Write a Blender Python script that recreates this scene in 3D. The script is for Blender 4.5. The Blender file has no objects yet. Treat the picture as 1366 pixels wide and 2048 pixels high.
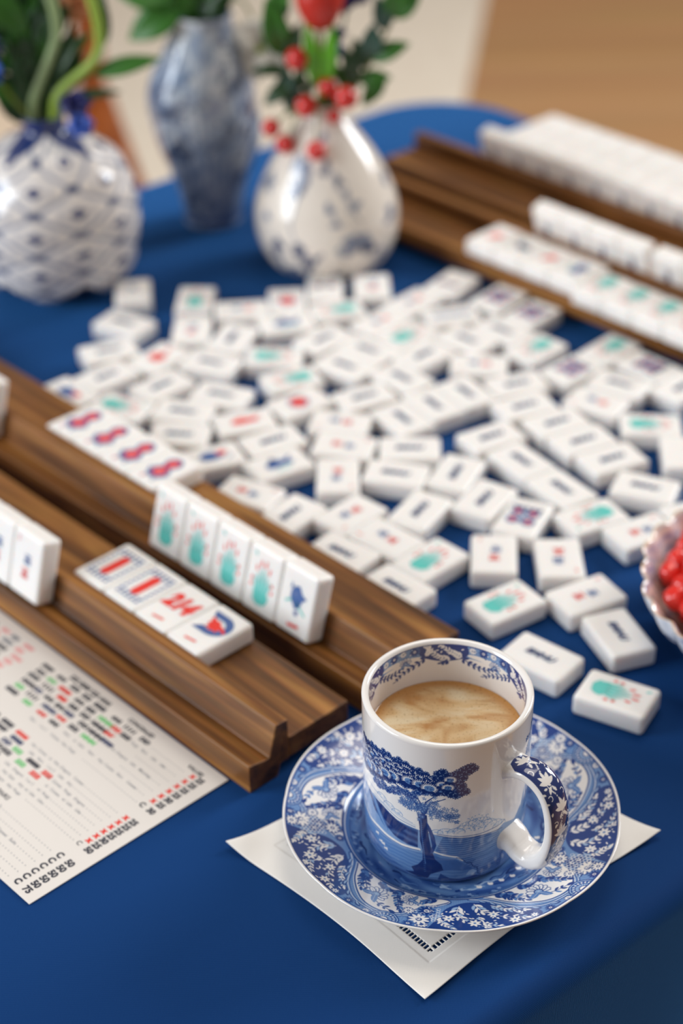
import bpy, bmesh, math, random
import numpy as np
from mathutils import Vector, Matrix, noise

SC = bpy.context.scene
COL = SC.collection
MM = 0.001

# ------------------------------------------------------------------ camera
F_PX, PITCH, ROLL, CAM_H = 3579.683, 0.5849323, -0.0154782, 555.206
cam_d = bpy.data.cameras.new('camera')
cam = bpy.data.objects.new('camera', cam_d)
COL.objects.link(cam)
cam_d.sensor_fit = 'HORIZONTAL'
cam_d.sensor_width = 24.0
cam_d.lens = F_PX * 24.0 / 1366.0
cam_d.clip_start, cam_d.clip_end = 0.05, 30
_f = Vector((0, math.cos(PITCH), -math.sin(PITCH)))
_up = Vector((0, math.sin(PITCH), math.cos(PITCH)))
_r = Vector((1, 0, 0))
_r2 = _r * math.cos(ROLL) + _up * math.sin(ROLL)
_u2 = -_r * math.sin(ROLL) + _up * math.cos(ROLL)
cam.matrix_world = Matrix(((_r2.x, _u2.x, -_f.x, 0), (_r2.y, _u2.y, -_f.y, 0), (_r2.z, _u2.z, -_f.z, CAM_H * MM), (0, 0, 0, 1)))
cam_d.dof.use_dof = True
cam_d.dof.focus_distance = 0.724
cam_d.dof.aperture_fstop = 4.7
SC.camera = cam

# ------------------------------------------------------------------ world and light
w = bpy.data.worlds.new('room_light'); SC.world = w; w.use_nodes = True
nt = w.node_tree; nt.nodes.clear()
wo = nt.nodes.new('ShaderNodeOutputWorld'); bg = nt.nodes.new('ShaderNodeBackground')
tc = nt.nodes.new('ShaderNodeTexCoord'); sep = nt.nodes.new('ShaderNodeSeparateXYZ'); cr = nt.nodes.new('ShaderNodeValToRGB')
mr = nt.nodes.new('ShaderNodeMapRange'); mr.inputs[1].default_value = -1; mr.inputs[2].default_value = 1
nt.links.new(tc.outputs['Generated'], sep.inputs[0]); nt.links.new(sep.outputs['Z'], mr.inputs[0]); nt.links.new(mr.outputs[0], cr.inputs[0])
cr.color_ramp.elements[0].color = (0.22, 0.15, 0.09, 1); cr.color_ramp.elements[0].position = 0.35
cr.color_ramp.elements[1].color = (0.95, 0.87, 0.80, 1); cr.color_ramp.elements[1].position = 0.8
nt.links.new(cr.outputs[0], bg.inputs[0]); bg.inputs[1].default_value = 0.40
nt.links.new(bg.outputs[0], wo.inputs[0])

def window_light(name, loc, target, sx, sy, power, color):
    d = bpy.data.lights.new(name, 'AREA'); d.shape = 'RECTANGLE'; d.size = sx; d.size_y = sy; d.energy = power; d.color = color
    o = bpy.data.objects.new(name, d); COL.objects.link(o); o.location = loc
    v = Vector(target) - Vector(loc); o.rotation_euler = v.to_track_quat('-Z', 'Y').to_euler()
    return o
window_light('window_light_left', (-2.3, 0.3, 0.85), (0, 0.8, 0), 1.2, 1.6, 66, (0.86, 0.93, 1.0))
window_light('window_light_right', (2.9, 2.7, 1.7), (0, 1.0, 0), 1.1, 1.8, 112, (0.92, 0.96, 1.0))
window_light('ceiling_light', (0.3, 1.6, 2.3), (0, 0.9, 0), 1.2, 1.2, 20, (1.0, 0.92, 0.82))

SC.view_settings.view_transform = 'Standard'
SC.view_settings.look = 'None'
SC.view_settings.gamma = 1
SC.view_settings.use_curve_mapping = False
SC.view_settings.exposure = -0.06

# ------------------------------------------------------------------ helpers
def s2l(c):
    c = c / 255.0
    return c / 12.92 if c <= 0.04045 else ((c + 0.055) / 1.055) ** 2.4
def rgb(r, g, b): return (s2l(r), s2l(g), s2l(b), 1.0)

MATS = {}
def mat(name, col, rough=0.5, spec=0.5, coat=0.0, sheen=0.0, sss=0.0, metal=0.0):
    m = bpy.data.materials.new(name); m.use_nodes = True
    b = m.node_tree.nodes['Principled BSDF']
    b.inputs['Base Color'].default_value = col
    b.inputs['Roughness'].default_value = rough
    b.inputs['Specular IOR Level'].default_value = spec
    b.inputs['Coat Weight'].default_value = coat
    b.inputs['Coat Roughness'].default_value = 0.05
    b.inputs['Sheen Weight'].default_value = sheen
    b.inputs['Metallic'].default_value = metal
    if sss:
        b.inputs['Subsurface Weight'].default_value = sss
        b.inputs['Subsurface Radius'].default_value = (0.004, 0.003, 0.0025)
        b.inputs['Subsurface Scale'].default_value = 1.0
    MATS[name] = m
    return m
def nd(m, t, **kw):
    n = m.node_tree.nodes.new(t)
    for k, v in kw.items(): setattr(n, k, v)
    return n
def lk(m, a, b): m.node_tree.links.new(a, b)
def bsdf(m): return m.node_tree.nodes['Principled BSDF']

def area_normals(me):
    """smooth shading whose vertex normals are weighted by face area, so large flats stay flat"""
    nv = len(me.vertices)
    nl = len(me.loops)
    lv = np.empty(nl, np.int32); me.loops.foreach_get('vertex_index', lv)
    nf = len(me.polygons)
    fn = np.empty(nf * 3, np.float32); me.polygons.foreach_get('normal', fn); fn = fn.reshape(-1, 3)
    fa = np.empty(nf, np.float32); me.polygons.foreach_get('area', fa)
    lt = np.empty(nf, np.int32); me.polygons.foreach_get('loop_total', lt)
    fi = np.repeat(np.arange(nf), lt)
    acc = np.zeros((nv, 3))
    for k in range(3): np.add.at(acc[:, k], lv, fn[fi, k] * fa[fi])
    ln = np.linalg.norm(acc, axis=1, keepdims=True); ln[ln == 0] = 1
    me.normals_split_custom_set_from_vertices([tuple(x) for x in acc / ln])

def make_obj(name, verts, faces, mats, midx=None, parent=None, smooth=True, an=False):
    me = bpy.data.meshes.new(name)
    me.from_pydata([(x * MM, y * MM, z * MM) for x, y, z in verts], [], faces)
    for m in (mats if isinstance(mats, (list, tuple)) else [mats]): me.materials.append(m)
    if midx is not None: me.polygons.foreach_set('material_index', midx)
    me.polygons.foreach_set('use_smooth', [smooth] * len(me.polygons))
    me.update()
    if an: area_normals(me)
    o = bpy.data.objects.new(name, me); COL.objects.link(o)
    if parent: o.parent = parent
    return o
def thing(name, label, cat, loc=(0, 0, 0), rz=0.0, group=None):
    o = bpy.data.objects.new(name, None); COL.objects.link(o)
    o.empty_display_size = 0.01
    o.location = [c * MM for c in loc]; o.rotation_euler = (0, 0, rz)
    return tag(o, label, cat, group)
def tag(o, label=None, cat=None, group=None, kind=None):
    if label: o['label'] = label
    if cat: o['category'] = cat
    if group: o['group'] = group
    if kind: o['kind'] = kind
    return o
def place(o, x, y, z=0, rz=0.0):
    o.location = (x * MM, y * MM, z * MM); o.rotation_euler = (0, 0, rz); return o

def lathe(prof, n=64, cap_bottom=True, cap_top=False, off=None):
    V, Fc = [], []
    for k, (r, z) in enumerate(prof):
        ox, oy = off(z) if off else (0, 0)
        for i in range(n):
            t = 2 * math.pi * i / n
            V.append((ox + r * math.cos(t), oy + r * math.sin(t), z))
    for k in range(len(prof) - 1):
        for i in range(n):
            j = (i + 1) % n
            Fc.append((k * n + i, k * n + j, (k + 1) * n + j, (k + 1) * n + i))
    if cap_bottom: Fc.append(tuple(range(n - 1, -1, -1)))
    if cap_top: Fc.append(tuple((len(prof) - 1) * n + i for i in range(n)))
    return V, Fc

def smooth_prof(pts, n=80):
    """Catmull-Rom through the profile points"""
    P = [np.array(p, float) for p in pts]
    P = [2 * P[0] - P[1]] + P + [2 * P[-1] - P[-2]]
    out = []
    seg = len(P) - 3
    per = max(2, n // seg)
    for i in range(seg):
        p0, p1, p2, p3 = P[i:i + 4]
        for k in range(per):
            t = k / per
            out.append(tuple(0.5 * ((2 * p1) + (-p0 + p2) * t + (2 * p0 - 5 * p1 + 4 * p2 - p3) * t * t + (-p0 + 3 * p1 - 3 * p2 + p3) * t ** 3)))
    out.append(tuple(P[-2]))
    return out

def tube(path, radii, n=8):
    P = [Vector(p) for p in path]
    V, Fc = [], []
    ref = Vector((0.3, 0.9, 0.1)).normalized()
    for i, p in enumerate(P):
        d = (P[min(i + 1, len(P) - 1)] - P[max(i - 1, 0)]).normalized()
        a = d.cross(ref)
        if a.length < 1e-3: a = d.cross(Vector((1, 0, 0)))
        a.normalize(); b = d.cross(a)
        r = radii[i] if isinstance(radii, (list, tuple)) else radii
        for k in range(n):
            t = 2 * math.pi * k / n
            V.append(tuple(p + a * (r * math.cos(t)) + b * (r * math.sin(t))))
    for i in range(len(P) - 1):
        for k in range(n):
            j = (k + 1) % n
            Fc.append((i * n + k, i * n + j, (i + 1) * n + j, (i + 1) * n + k))
    Fc.append(tuple(range(n - 1, -1, -1))); Fc.append(tuple((len(P) - 1) * n + k for k in range(n)))
    return V, Fc
def join(*parts):
    V, Fc = [], []
    for v, f in parts:
        o = len(V); V += list(v); Fc += [tuple(i + o for i in q) for q in f]
    return V, Fc
def shift(part, dx, dy, dz): return [(x + dx, y + dy, z + dz) for x, y, z in part[0]], part[1]
def bez(p, n=12):
    p = [Vector(q) for q in smooth_prof3(p, n)]
    return p
def smooth_prof3(pts, n=24):
    return smooth_prof(pts, n)

# ---- flat print shapes (vector decals that belong to the printed part's own mesh)
_tc = {}
def text_geo(s, size=1.0, bold=0.0, shear=0.0, sx=1.0):
    key = (s, round(bold, 3), shear)
    if key not in _tc:
        cu = bpy.data.curves.new('lettering', 'FONT'); cu.body = s; cu.size = 1.0; cu.offset = bold; cu.shear = shear
        cu.resolution_u = 3; cu.fill_mode = 'FRONT'
        o = bpy.data.objects.new('lettering', cu); COL.objects.link(o)
        dg = bpy.context.evaluated_depsgraph_get(); dg.update()
        me = bpy.data.meshes.new_from_object(o.evaluated_get(dg))
        v = [(q.co.x, q.co.y) for q in me.vertices]; f = [tuple(p.vertices) for p in me.polygons]
        bpy.data.objects.remove(o); bpy.data.curves.remove(cu); bpy.data.meshes.remove(me)
        _tc[key] = (v, f)
    v, f = _tc[key]
    return [(x * size * sx, y * size) for x, y in v], f

class Print:
    def __init__(self): self.V, self.F, self.M = [], [], []
    def raw(self, v2, f, m, z=0.02, at=(0, 0), rot=0.0):
        c, s = math.cos(rot), math.sin(rot); o = len(self.V)
        self.V += [(at[0] + c * x - s * y, at[1] + s * x + c * y, z) for x, y in v2]
        self.F += [tuple(i + o for i in q) for q in f]; self.M += [m] * len(f)
    def poly(self, pts, m, z=0.02, at=(0, 0), rot=0.0): self.raw(pts, [tuple(range(len(pts)))], m, z, at, rot)
    def ell(self, x, y, a, b, m, rot=0.0, z=0.02, n=14):
        self.poly([(a * math.cos(2 * math.pi * k / n), b * math.sin(2 * math.pi * k / n)) for k in range(n)], m, z, (x, y), rot)
    def rect(self, x, y, w, h, m, rot=0.0, z=0.02):
        self.poly([(-w / 2, -h / 2), (w / 2, -h / 2), (w / 2, h / 2), (-w / 2, h / 2)], m, z, (x, y), rot)
    def text(self, s, x, y, size, m, rot=0.0, z=0.02, bold=0.0, shear=0.0, align='C', sx=1.0):
        v, f = text_geo(s, size, bold, shear, sx)
        if not v: return
        xs = [p[0] for p in v]; ys = [p[1] for p in v]
        ox = {'C': (min(xs) + max(xs)) / 2, 'L': min(xs), 'R': max(xs)}[align]
        oy = (min(ys) + max(ys)) / 2 if align == 'C' else 0
        self.raw([(a - ox, b - oy) for a, b in v], f, m, z, (x, y), rot)

def bev_box(lx, ly, lz, r, seg=4):
    """box centred in x and y, bottom at z=0, with rounded edges (mm)"""
    bm = bmesh.new(); bmesh.ops.create_cube(bm, size=1)
    for v in bm.verts: v.co = Vector((v.co.x * lx, v.co.y * ly, (v.co.z + 0.5) * lz))
    bmesh.ops.bevel(bm, geom=bm.edges[:], offset=r, segments=seg, profile=0.5, affect='EDGES')
    V = [tuple(v.co) for v in bm.verts]; bm.verts.index_update()
    Fc = [tuple(v.index for v in f.verts) for f in bm.faces]; bm.free()
    return V, Fc

def prism(prof, a0, a1, bevel=0.0):
    """profile (t,z) extruded along local x from a0 to a1"""
    bm = bmesh.new()
    A = [bm.verts.new((a0, t, z)) for t, z in prof]; B = [bm.verts.new((a1, t, z)) for t, z in prof]
    bm.faces.new(A); bm.faces.new(B[::-1])
    k = len(prof)
    for i in range(k): bm.faces.new((A[i], B[i], B[(i + 1) % k], A[(i + 1) % k]))
    bmesh.ops.recalc_face_normals(bm, faces=bm.faces[:])
    if bevel: bmesh.ops.bevel(bm, geom=bm.edges[:], offset=bevel, segments=2, profile=0.5, affect='EDGES', clamp_overlap=True)
    bm.verts.index_update()
    V = [tuple(v.co) for v in bm.verts]; Fc = [tuple(v.index for v in f.verts) for f in bm.faces]; bm.free()
    return V, Fc

# ---- numpy painter for transfer-printed china (colours of the ink only)
class Canvas:
    def __init__(self, w, h, s, col, x0=0.0, y0=0.0, wrap=False):
        self.s = s; self.W = int(round(w / s)); self.H = int(round(h / s)); self.x0 = x0; self.y0 = y0; self.wrap = wrap
        self.a = np.empty((self.H, self.W, 3), np.float32); self.a[:] = col
        self.w = self.W * s
    def _box(self, xa, ya, xb, yb):
        s = self.s
        i0 = int(math.floor((xa - self.x0) / s)); i1 = int(math.ceil((xb - self.x0) / s)) + 1
        j0 = max(0, int(math.floor((ya - self.y0) / s))); j1 = min(self.H, int(math.ceil((yb - self.y0) / s)) + 1)
        if not self.wrap: i0 = max(0, i0); i1 = min(self.W, i1)
        if i1 <= i0 or j1 <= j0: return None
        ii = np.arange(i0, i1); jj = np.arange(j0, j1)
        X, Y = np.meshgrid(self.x0 + (ii + 0.5) * s, self.y0 + (jj + 0.5) * s)
        return ii % self.W, jj, X, Y
    def _put(self, ii, jj, al, col):
        ix = np.ix_(jj, ii); al = al[..., None]
        self.a[ix] = self.a[ix] * (1 - al) + np.array(col, np.float32) * al
    def ell(self, x, y, a, b, col, rot=0.0, al=1.0):
        m = max(a, b) + self.s; bx = self._box(x - m, y - m, x + m, y + m)
        if bx is None: return
        ii, jj, X, Y = bx; c, s = math.cos(rot), math.sin(rot)
        u = (X - x) * c + (Y - y) * s; v = -(X - x) * s + (Y - y) * c
        d = (np.sqrt((u / a) ** 2 + (v / b) ** 2) - 1) * min(a, b)
        self._put(ii, jj, np.clip(0.5 - d / self.s, 0, 1) * al, col)
    def ring(self, x, y, r, wd, col, a0=None, a1=None):
        m = r + wd; bx = self._box(x - m, y - m, x + m, y + m)
        if bx is None: return
        ii, jj, X, Y = bx
        d = np.abs(np.hypot(X - x, Y - y) - r) - wd / 2
        al = np.clip(0.5 - d / self.s, 0, 1)
        if a0 is not None:
            t = np.mod(np.arctan2(Y - y, X - x) - a0, 2 * math.pi); al = al * (t < (a1 - a0))
        self._put(ii, jj, al, col)
    def line(self, pts, w0, col, w1=None, al=1.0):
        w1 = w0 if w1 is None else w1; n = len(pts) - 1
        for k in range(n):
            (xa, ya), (xb, yb) = pts[k][:2], pts[k + 1][:2]
            wa = w0 + (w1 - w0) * k / n; wb = w0 + (w1 - w0) * (k + 1) / n; m = max(wa, wb) / 2 + self.s
            bx = self._box(min(xa, xb) - m, min(ya, yb) - m, max(xa, xb) + m, max(ya, yb) + m)
            if bx is None: continue
            ii, jj, X, Y = bx; dx, dy = xb - xa, yb - ya; L = dx * dx + dy * dy + 1e-9
            t = np.clip(((X - xa) * dx + (Y - ya) * dy) / L, 0, 1)
            d = np.hypot(X - xa - t * dx, Y - ya - t * dy) - (wa + (wb - wa) * t) / 2
            self._put(ii, jj, np.clip(0.5 - d / self.s, 0, 1) * al, col)
    def poly(self, pts, col, al=1.0, tex=None):
        P = np.array(pts, float)
        bx = self._box(P[:, 0].min(), P[:, 1].min(), P[:, 0].max(), P[:, 1].max())
        if bx is None: return
        ii, jj, X, Y = bx; acc = np.zeros(X.shape, np.float32)
        for ox, oy in ((-.25, -.25), (.25, -.25), (-.25, .25), (.25, .25)):
            x = X + ox * self.s; y = Y + oy * self.s; ins = np.zeros(X.shape, bool)
            for k in range(len(P)):
                x1, y1 = P[k]; x2, y2 = P[(k + 1) % len(P)]
                if y1 == y2: continue
                c = ((y1 > y) != (y2 > y)) & (x < (x2 - x1) * (y - y1) / (y2 - y1) + x1); ins ^= c
            acc += ins
        acc = acc / 4 * al
        if tex is not None: acc = acc * tex(X, Y)
        self._put(ii, jj, acc, col)
    def leaf(self, x, y, ang, ln, wd, col, bend=0.0):
        n = 9; L, R = [], []
        for k in range(n):
            t = k / (n - 1); a = ang + bend * t
            px = x + ln * t * math.cos(ang + bend * t / 2); py = y + ln * t * math.sin(ang + bend * t / 2)
            h = wd / 2 * math.sin(math.pi * min(1, t * 1.02)) ** 0.7 if t < 1 else 0
            L.append((px - h * math.sin(a), py + h * math.cos(a))); R.append((px + h * math.sin(a), py - h * math.cos(a)))
        self.poly(L + R[::-1], col)
    def daisy(self, x, y, r, n, col, cc, rot=0.0, wd=0.42):
        for k in range(n):
            t = rot + 2 * math.pi * k / n
            self.ell(x + r * .6 * math.cos(t), y + r * .6 * math.sin(t), r * .42, r * wd * 0.5, col, t)
        self.ell(x, y, r * .24, r * .24, cc)
    def sample(self, X, Y):
        x = (np.asarray(X) - self.x0) / self.s - .5; y = (np.asarray(Y) - self.y0) / self.s - .5
        x0 = np.floor(x).astype(int); y0 = np.floor(y).astype(int); fx = (x - x0)[..., None]; fy = (y - y0)[..., None]
        gx = (lambda i: i % self.W) if self.wrap else (lambda i: np.clip(i, 0, self.W - 1)); gy = lambda j: np.clip(j, 0, self.H - 1)
        A = self.a
        return (A[gy(y0), gx(x0)] * (1 - fx) * (1 - fy) + A[gy(y0), gx(x0 + 1)] * fx * (1 - fy) + A[gy(y0 + 1), gx(x0)] * (1 - fx) * fy + A[gy(y0 + 1), gx(x0 + 1)] * fx * fy)

def grid_obj(name, P, C, material, parent=None, close_u=False, flip=False):
    """P (nv,nu,3) mm, C (nv,nu,3) sRGB 0..1 ink colours as a colour attribute"""
    nv, nu = P.shape[:2]
    me = bpy.data.meshes.new(name)
    iu = np.arange(nu if close_u else nu - 1); iv = np.arange(nv - 1)
    U, Vv = np.meshgrid(iu, iv); U2 = (U + 1) % nu
    q = np.stack([Vv * nu + U, Vv * nu + U2, (Vv + 1) * nu + U2, (Vv + 1) * nu + U], -1).reshape(-1, 4)
    if flip: q = q[:, ::-1]
    nf = len(q)
    me.vertices.add(nv * nu); me.vertices.foreach_set('co', (P.reshape(-1) * MM).astype(np.float32))
    me.loops.add(nf * 4); me.loops.foreach_set('vertex_index', q.reshape(-1).astype(np.int32))
    me.polygons.add(nf); me.polygons.foreach_set('loop_start', np.arange(0, nf * 4, 4, dtype=np.int32))
    me.polygons.foreach_set('use_smooth', np.ones(nf, bool))
    me.update(calc_edges=True)
    at = me.color_attributes.new('ink', 'BYTE_COLOR', 'POINT')
    c4 = np.ones((nv * nu, 4), np.float32); c4[:, :3] = np.clip(C.reshape(-1, 3), 0, 1)
    at.data.foreach_set('color_srgb', c4.reshape(-1))
    me.materials.append(material)
    o = bpy.data.objects.new(name, me); COL.objects.link(o)
    if parent: o.parent = parent
    return o

# ------------------------------------------------------------------ materials
def ink_mat(name, rough=0.12, coat=0.6):
    m = mat(name, rgb(235, 230, 225), rough, 0.5, coat)
    a = nd(m, 'ShaderNodeAttribute', attribute_name='ink'); lk(m, a.outputs['Color'], bsdf(m).inputs['Base Color'])
    return m
china = ink_mat('printed_china'); white_china = mat('white_china', rgb(232, 229, 224), 0.1, 0.5, 0.6)
vase_china = ink_mat('painted_china', 0.12, 0.5)
tile_white = mat('tile_acrylic', rgb(238, 234, 230), 0.3, 0.45, 0.0, sss=0.8)
INK = {k: mat('ink_' + k, rgb(*v), 0.4) for k, v in dict(navy=(38, 55, 100), blue=(44, 86, 150), slate=(70, 96, 150), red=(226, 52, 42),
        coral=(230, 98, 88), pink=(232, 150, 150), teal=(92, 194, 184), mint=(140, 208, 202), grey=(120, 124, 134),
        pale=(176, 178, 184), green=(110, 195, 120), black=(38, 42, 58)).items()}

cloth_m = mat('blue_tablecloth', rgb(11, 51, 105), 0.75, 0.08, 0.0, sheen=0.8)
b = bsdf(cloth_m); b.inputs['Sheen Roughness'].default_value = 0.4; b.inputs['Sheen Tint'].default_value = (0.10, 0.43, 1, 1)
t = nd(cloth_m, 'ShaderNodeTexCoord'); mp = nd(cloth_m, 'ShaderNodeMapping'); mp.inputs['Rotation'].default_value = (0, 0, 0.69)
w1 = nd(cloth_m, 'ShaderNodeTexWave', bands_direction='X'); w1.inputs['Scale'].default_value = 620; w1.inputs['Distortion'].default_value = 1.5
w2 = nd(cloth_m, 'ShaderNodeTexWave', bands_direction='Y'); w2.inputs['Scale'].default_value = 620; w2.inputs['Distortion'].default_value = 1.5
ad = nd(cloth_m, 'ShaderNodeMath', operation='ADD'); bp_ = nd(cloth_m, 'ShaderNodeBump'); bp_.inputs['Strength'].default_value = 0.16; bp_.inputs['Distance'].default_value = 0.0002
lk(cloth_m, t.outputs['Object'], mp.inputs[0])
for x in (w1, w2): lk(cloth_m, mp.outputs[0], x.inputs[0])
lk(cloth_m, w1.outputs['Fac'], ad.inputs[0]); lk(cloth_m, w2.outputs['Fac'], ad.inputs[1]); lk(cloth_m, ad.outputs[0], bp_.inputs['Height']); lk(cloth_m, bp_.outputs[0], b.inputs['Normal'])

def wood(name, c0, c1, c2, scale=1.0, rough=0.42, along='X', endgrain=False):
    m = mat(name, c1, rough, 0.42)
    t = nd(m, 'ShaderNodeTexCoord'); mp = nd(m, 'ShaderNodeMapping')
    s = {'X': (6, 130, 130), 'Y': (130, 6, 130), 'Z': (130, 130, 6)}[along]
    mp.inputs['Scale'].default_value = tuple(q * scale for q in s)
    n1 = nd(m, 'ShaderNodeTexNoise'); n1.inputs['Scale'].default_value = 1.0; n1.inputs['Detail'].default_value = 6; n1.inputs['Distortion'].default_value = 0.6
    mp2 = nd(m, 'ShaderNodeMapping'); mp2.inputs['Scale'].default_value = tuple(q * scale * 5 for q in s)
    n2 = nd(m, 'ShaderNodeTexNoise'); n2.inputs['Scale'].default_value = 1.0; n2.inputs['Detail'].default_value = 3
    r = nd(m, 'ShaderNodeValToRGB'); r.color_ramp.elements[0].color = c0; r.color_ramp.elements[0].position = .3
    r.color_ramp.elements[1].color = c2; r.color_ramp.elements[1].position = .72; e = r.color_ramp.elements.new(.5); e.color = c1
    mx = nd(m, 'ShaderNodeMix', data_type='RGBA', blend_type='MULTIPLY'); mx.inputs[0].default_value = 0.35
    lk(m, t.outputs['Object'], mp.inputs[0]); lk(m, t.outputs['Object'], mp2.inputs[0]); lk(m, mp.outputs[0], n1.inputs[0]); lk(m, mp2.outputs[0], n2.inputs[0])
    lk(m, n1.outputs['Fac'], r.inputs[0]); lk(m, r.outputs[0], mx.inputs[6]); lk(m, n2.outputs['Color'], mx.inputs[7])
    lk(m, mx.outputs[2], bsdf(m).inputs['Base Color'])
    if endgrain:                                   # sawn ends of the timber are darker than its faces
        sp = nd(m, 'ShaderNodeSeparateXYZ'); ab = nd(m, 'ShaderNodeMath', operation='ABSOLUTE'); gt = nd(m, 'ShaderNodeMath', operation='GREATER_THAN'); gt.inputs[1].default_value = .8
        m3 = nd(m, 'ShaderNodeMix', data_type='RGBA', blend_type='MULTIPLY'); m3.inputs[7].default_value = (.42, .38, .36, 1)
        lk(m, t.outputs['Normal'], sp.inputs[0]); lk(m, sp.outputs['X'], ab.inputs[0]); lk(m, ab.outputs[0], gt.inputs[0]); lk(m, gt.outputs[0], m3.inputs[0]); lk(m, mx.outputs[2], m3.inputs[6]); lk(m, m3.outputs[2], bsdf(m).inputs['Base Color'])
    bu = nd(m, 'ShaderNodeBump'); bu.inputs['Strength'].default_value = 0.15; bu.inputs['Distance'].default_value = 0.0004
    lk(m, n2.outputs['Fac'], bu.inputs['Height']); lk(m, bu.outputs[0], bsdf(m).inputs['Normal'])
    return m
walnut = wood('walnut', rgb(66, 36, 10), rgb(132, 82, 32), rgb(186, 130, 66), endgrain=True)
chair_wood = wood('chair_wood', rgb(120, 54, 18), rgb(160, 82, 32), rgb(188, 108, 52), 0.3, 0.35, 'Z')

# ------------------------------------------------------------------ setting: floor, table, cloth, chair
RA = math.radians(-46.8)                    # direction of the racks
AX = Vector((math.cos(RA), math.sin(RA))); NX = Vector((-math.sin(RA), math.cos(RA)))
def at(a, t): return a * AX.x + t * NX.x, a * AX.y + t * NX.y

floor_m = wood('floor_boards', rgb(182, 132, 86), rgb(196, 146, 98), rgb(208, 160, 112), 0.05, 0.45, 'X')
FZ = -740
o = make_obj('floor', [(-4500, -1500, FZ), (4500, -1500, FZ), (4500, 9000, FZ), (-4500, 9000, FZ)], [(0, 1, 2, 3)], floor_m, smooth=False); o['kind'] = 'structure'
wall_m = mat('wall_paint', rgb(205, 190, 170), 0.8)
o = make_obj('wall_back', [(-4500, 9000, FZ), (4500, 9000, FZ), (4500, 9000, 1900), (-4500, 9000, 1900)], [(0, 1, 2, 3)], wall_m, smooth=False); o['kind'] = 'structure'
rug_m = mat('rug_wool', rgb(206, 190, 170), 0.95, 0.1)
n = nd(rug_m, 'ShaderNodeTexNoise'); n.inputs['Scale'].default_value = 60
r = nd(rug_m, 'ShaderNodeValToRGB'); r.color_ramp.elements[0].color = rgb(222, 206, 186); r.color_ramp.elements[1].color = rgb(240, 228, 210)
lk(rug_m, n.outputs['Fac'], r.inputs[0]); lk(rug_m, r.outputs[0], bsdf(rug_m).inputs['Base Color'])
v, f = bev_box(2900, 3600, 12, 5, 2)
o = make_obj('floor_rug', v, f, rug_m); place(o, -1215, 3350, FZ, math.radians(-8))
tag(o, 'cream wool rug on the floor beyond the table, behind the vases', 'rug')

TE = math.radians(39.5); E1 = Vector((math.cos(TE), math.sin(TE))); E2 = Vector((-math.sin(TE), math.cos(TE)))
TCX, TCY = (E1 * 607.5 + E2 * 717)
TLX, TLY = 865, 780
tb = thing('card_table', 'square card table hidden under the blue tablecloth', 'table', (TCX, TCY, FZ), TE)
tm = mat('table_metal', rgb(70, 70, 74), 0.4)
v, f = bev_box(TLX - 66, TLY - 66, 22, 8, 3); make_obj('table_top', shift((v, f), 0, 0, -FZ - 23.5)[0], f, tm, parent=tb)
for sx in (-1, 1):
    for sy in (-1, 1):
        v, f = bev_box(24, 24, -FZ - 24, 3, 2); make_obj('leg', shift((v, f), sx * (TLX / 2 - 80), sy * (TLY / 2 - 80), 0)[0], f, tm, parent=tb)

def rrect(hx, hy, r, n):
    """n points round a rounded rectangle, evenly spaced, with outward normals and arc length"""
    L = [2 * (hx - r), math.pi * r / 2, 2 * (hy - r), math.pi * r / 2] * 2
    L = [2 * (hy - r), math.pi * r / 2, 2 * (hx - r), math.pi * r / 2, 2 * (hy - r), math.pi * r / 2, 2 * (hx - r), math.pi * r / 2]
    tot = sum(L); out = []
    for i in range(n):
        s = tot * i / n; k = 0
        while s > L[k]: s -= L[k]; k += 1
        q = k // 2; a0 = q * math.pi / 2
        if k % 2 == 0:
            h = (hy - r) if q % 2 == 0 else (hx - r); dd = hx if q % 2 == 0 else hy
            x, y, an = dd, -h + s, 0
        else:
            hh = (hx - r, hy - r) if q % 2 == 0 else (hy - r, hx - r); t = s / r
            x, y, an = hh[0] + r * math.cos(t), hh[1] + r * math.sin(t), t
        c, sn = math.cos(a0), math.sin(a0)
        out.append((c * x - sn * y, sn * x + c * y, math.cos(an + a0), math.sin(an + a0), tot * i / n))
    return out
NB = 640
B = rrect(TLX / 2, TLY / 2, 84, NB)
rings = []
ks = np.concatenate([np.linspace(0.0, 0.9, 70)[1:], np.linspace(0.9, 1.0, 16)[1:]])
V, Fc = [(0, 0, 0)], []
def wrinkle(x, y, k):
    w = noise.noise(Vector((x * .012, y * .012, 3))) * .5 + noise.noise(Vector((x * .03, y * .008, 7))) * .3
    # soft diagonal creases near the front corner
    return w * .35
for k in ks:
    for (bx, by, nx_, ny_, s) in B:
        x, y = bx * k - nx_ * 11 * k, by * k - ny_ * 11 * k
        V.append((x, y, wrinkle(x, y, k)))
for j in range(1, 9):                      # rounded edge
    a = j / 8 * math.pi / 2
    for (bx, by, nx_, ny_, s) in B:
        V.append((bx - nx_ * 11 * (1 - math.sin(a)), by - ny_ * 11 * (1 - math.sin(a)), -11 * (1 - math.cos(a)) + wrinkle(bx, by, 1) * (1 - j / 8)))
for j in range(1, 41):                     # hanging skirt with folds
    d = j / 40
    for (bx, by, nx_, ny_, s) in B:
        fo = (math.sin(s * .031 + 1.3) * 9 + math.sin(s * .053) * 5) * d ** 1.3
        off = 3 * d + 9 * d + fo
        V.append((bx + nx_ * off, by + ny_ * off, -11 - 235 * d))
nr = len(ks) + 8 + 40
for i in range(NB): Fc.append((0, 1 + i, 1 + (i + 1) % NB))
for k in range(nr - 1):
    b0 = 1 + k * NB; b1 = b0 + NB
    for i in range(NB):
        j = (i + 1) % NB; Fc.append((b0 + i, b1 + i, b1 + j, b0 + j))
o = make_obj('tablecloth', V, Fc, cloth_m); place(o, TCX, TCY, 0, TE)
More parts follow.
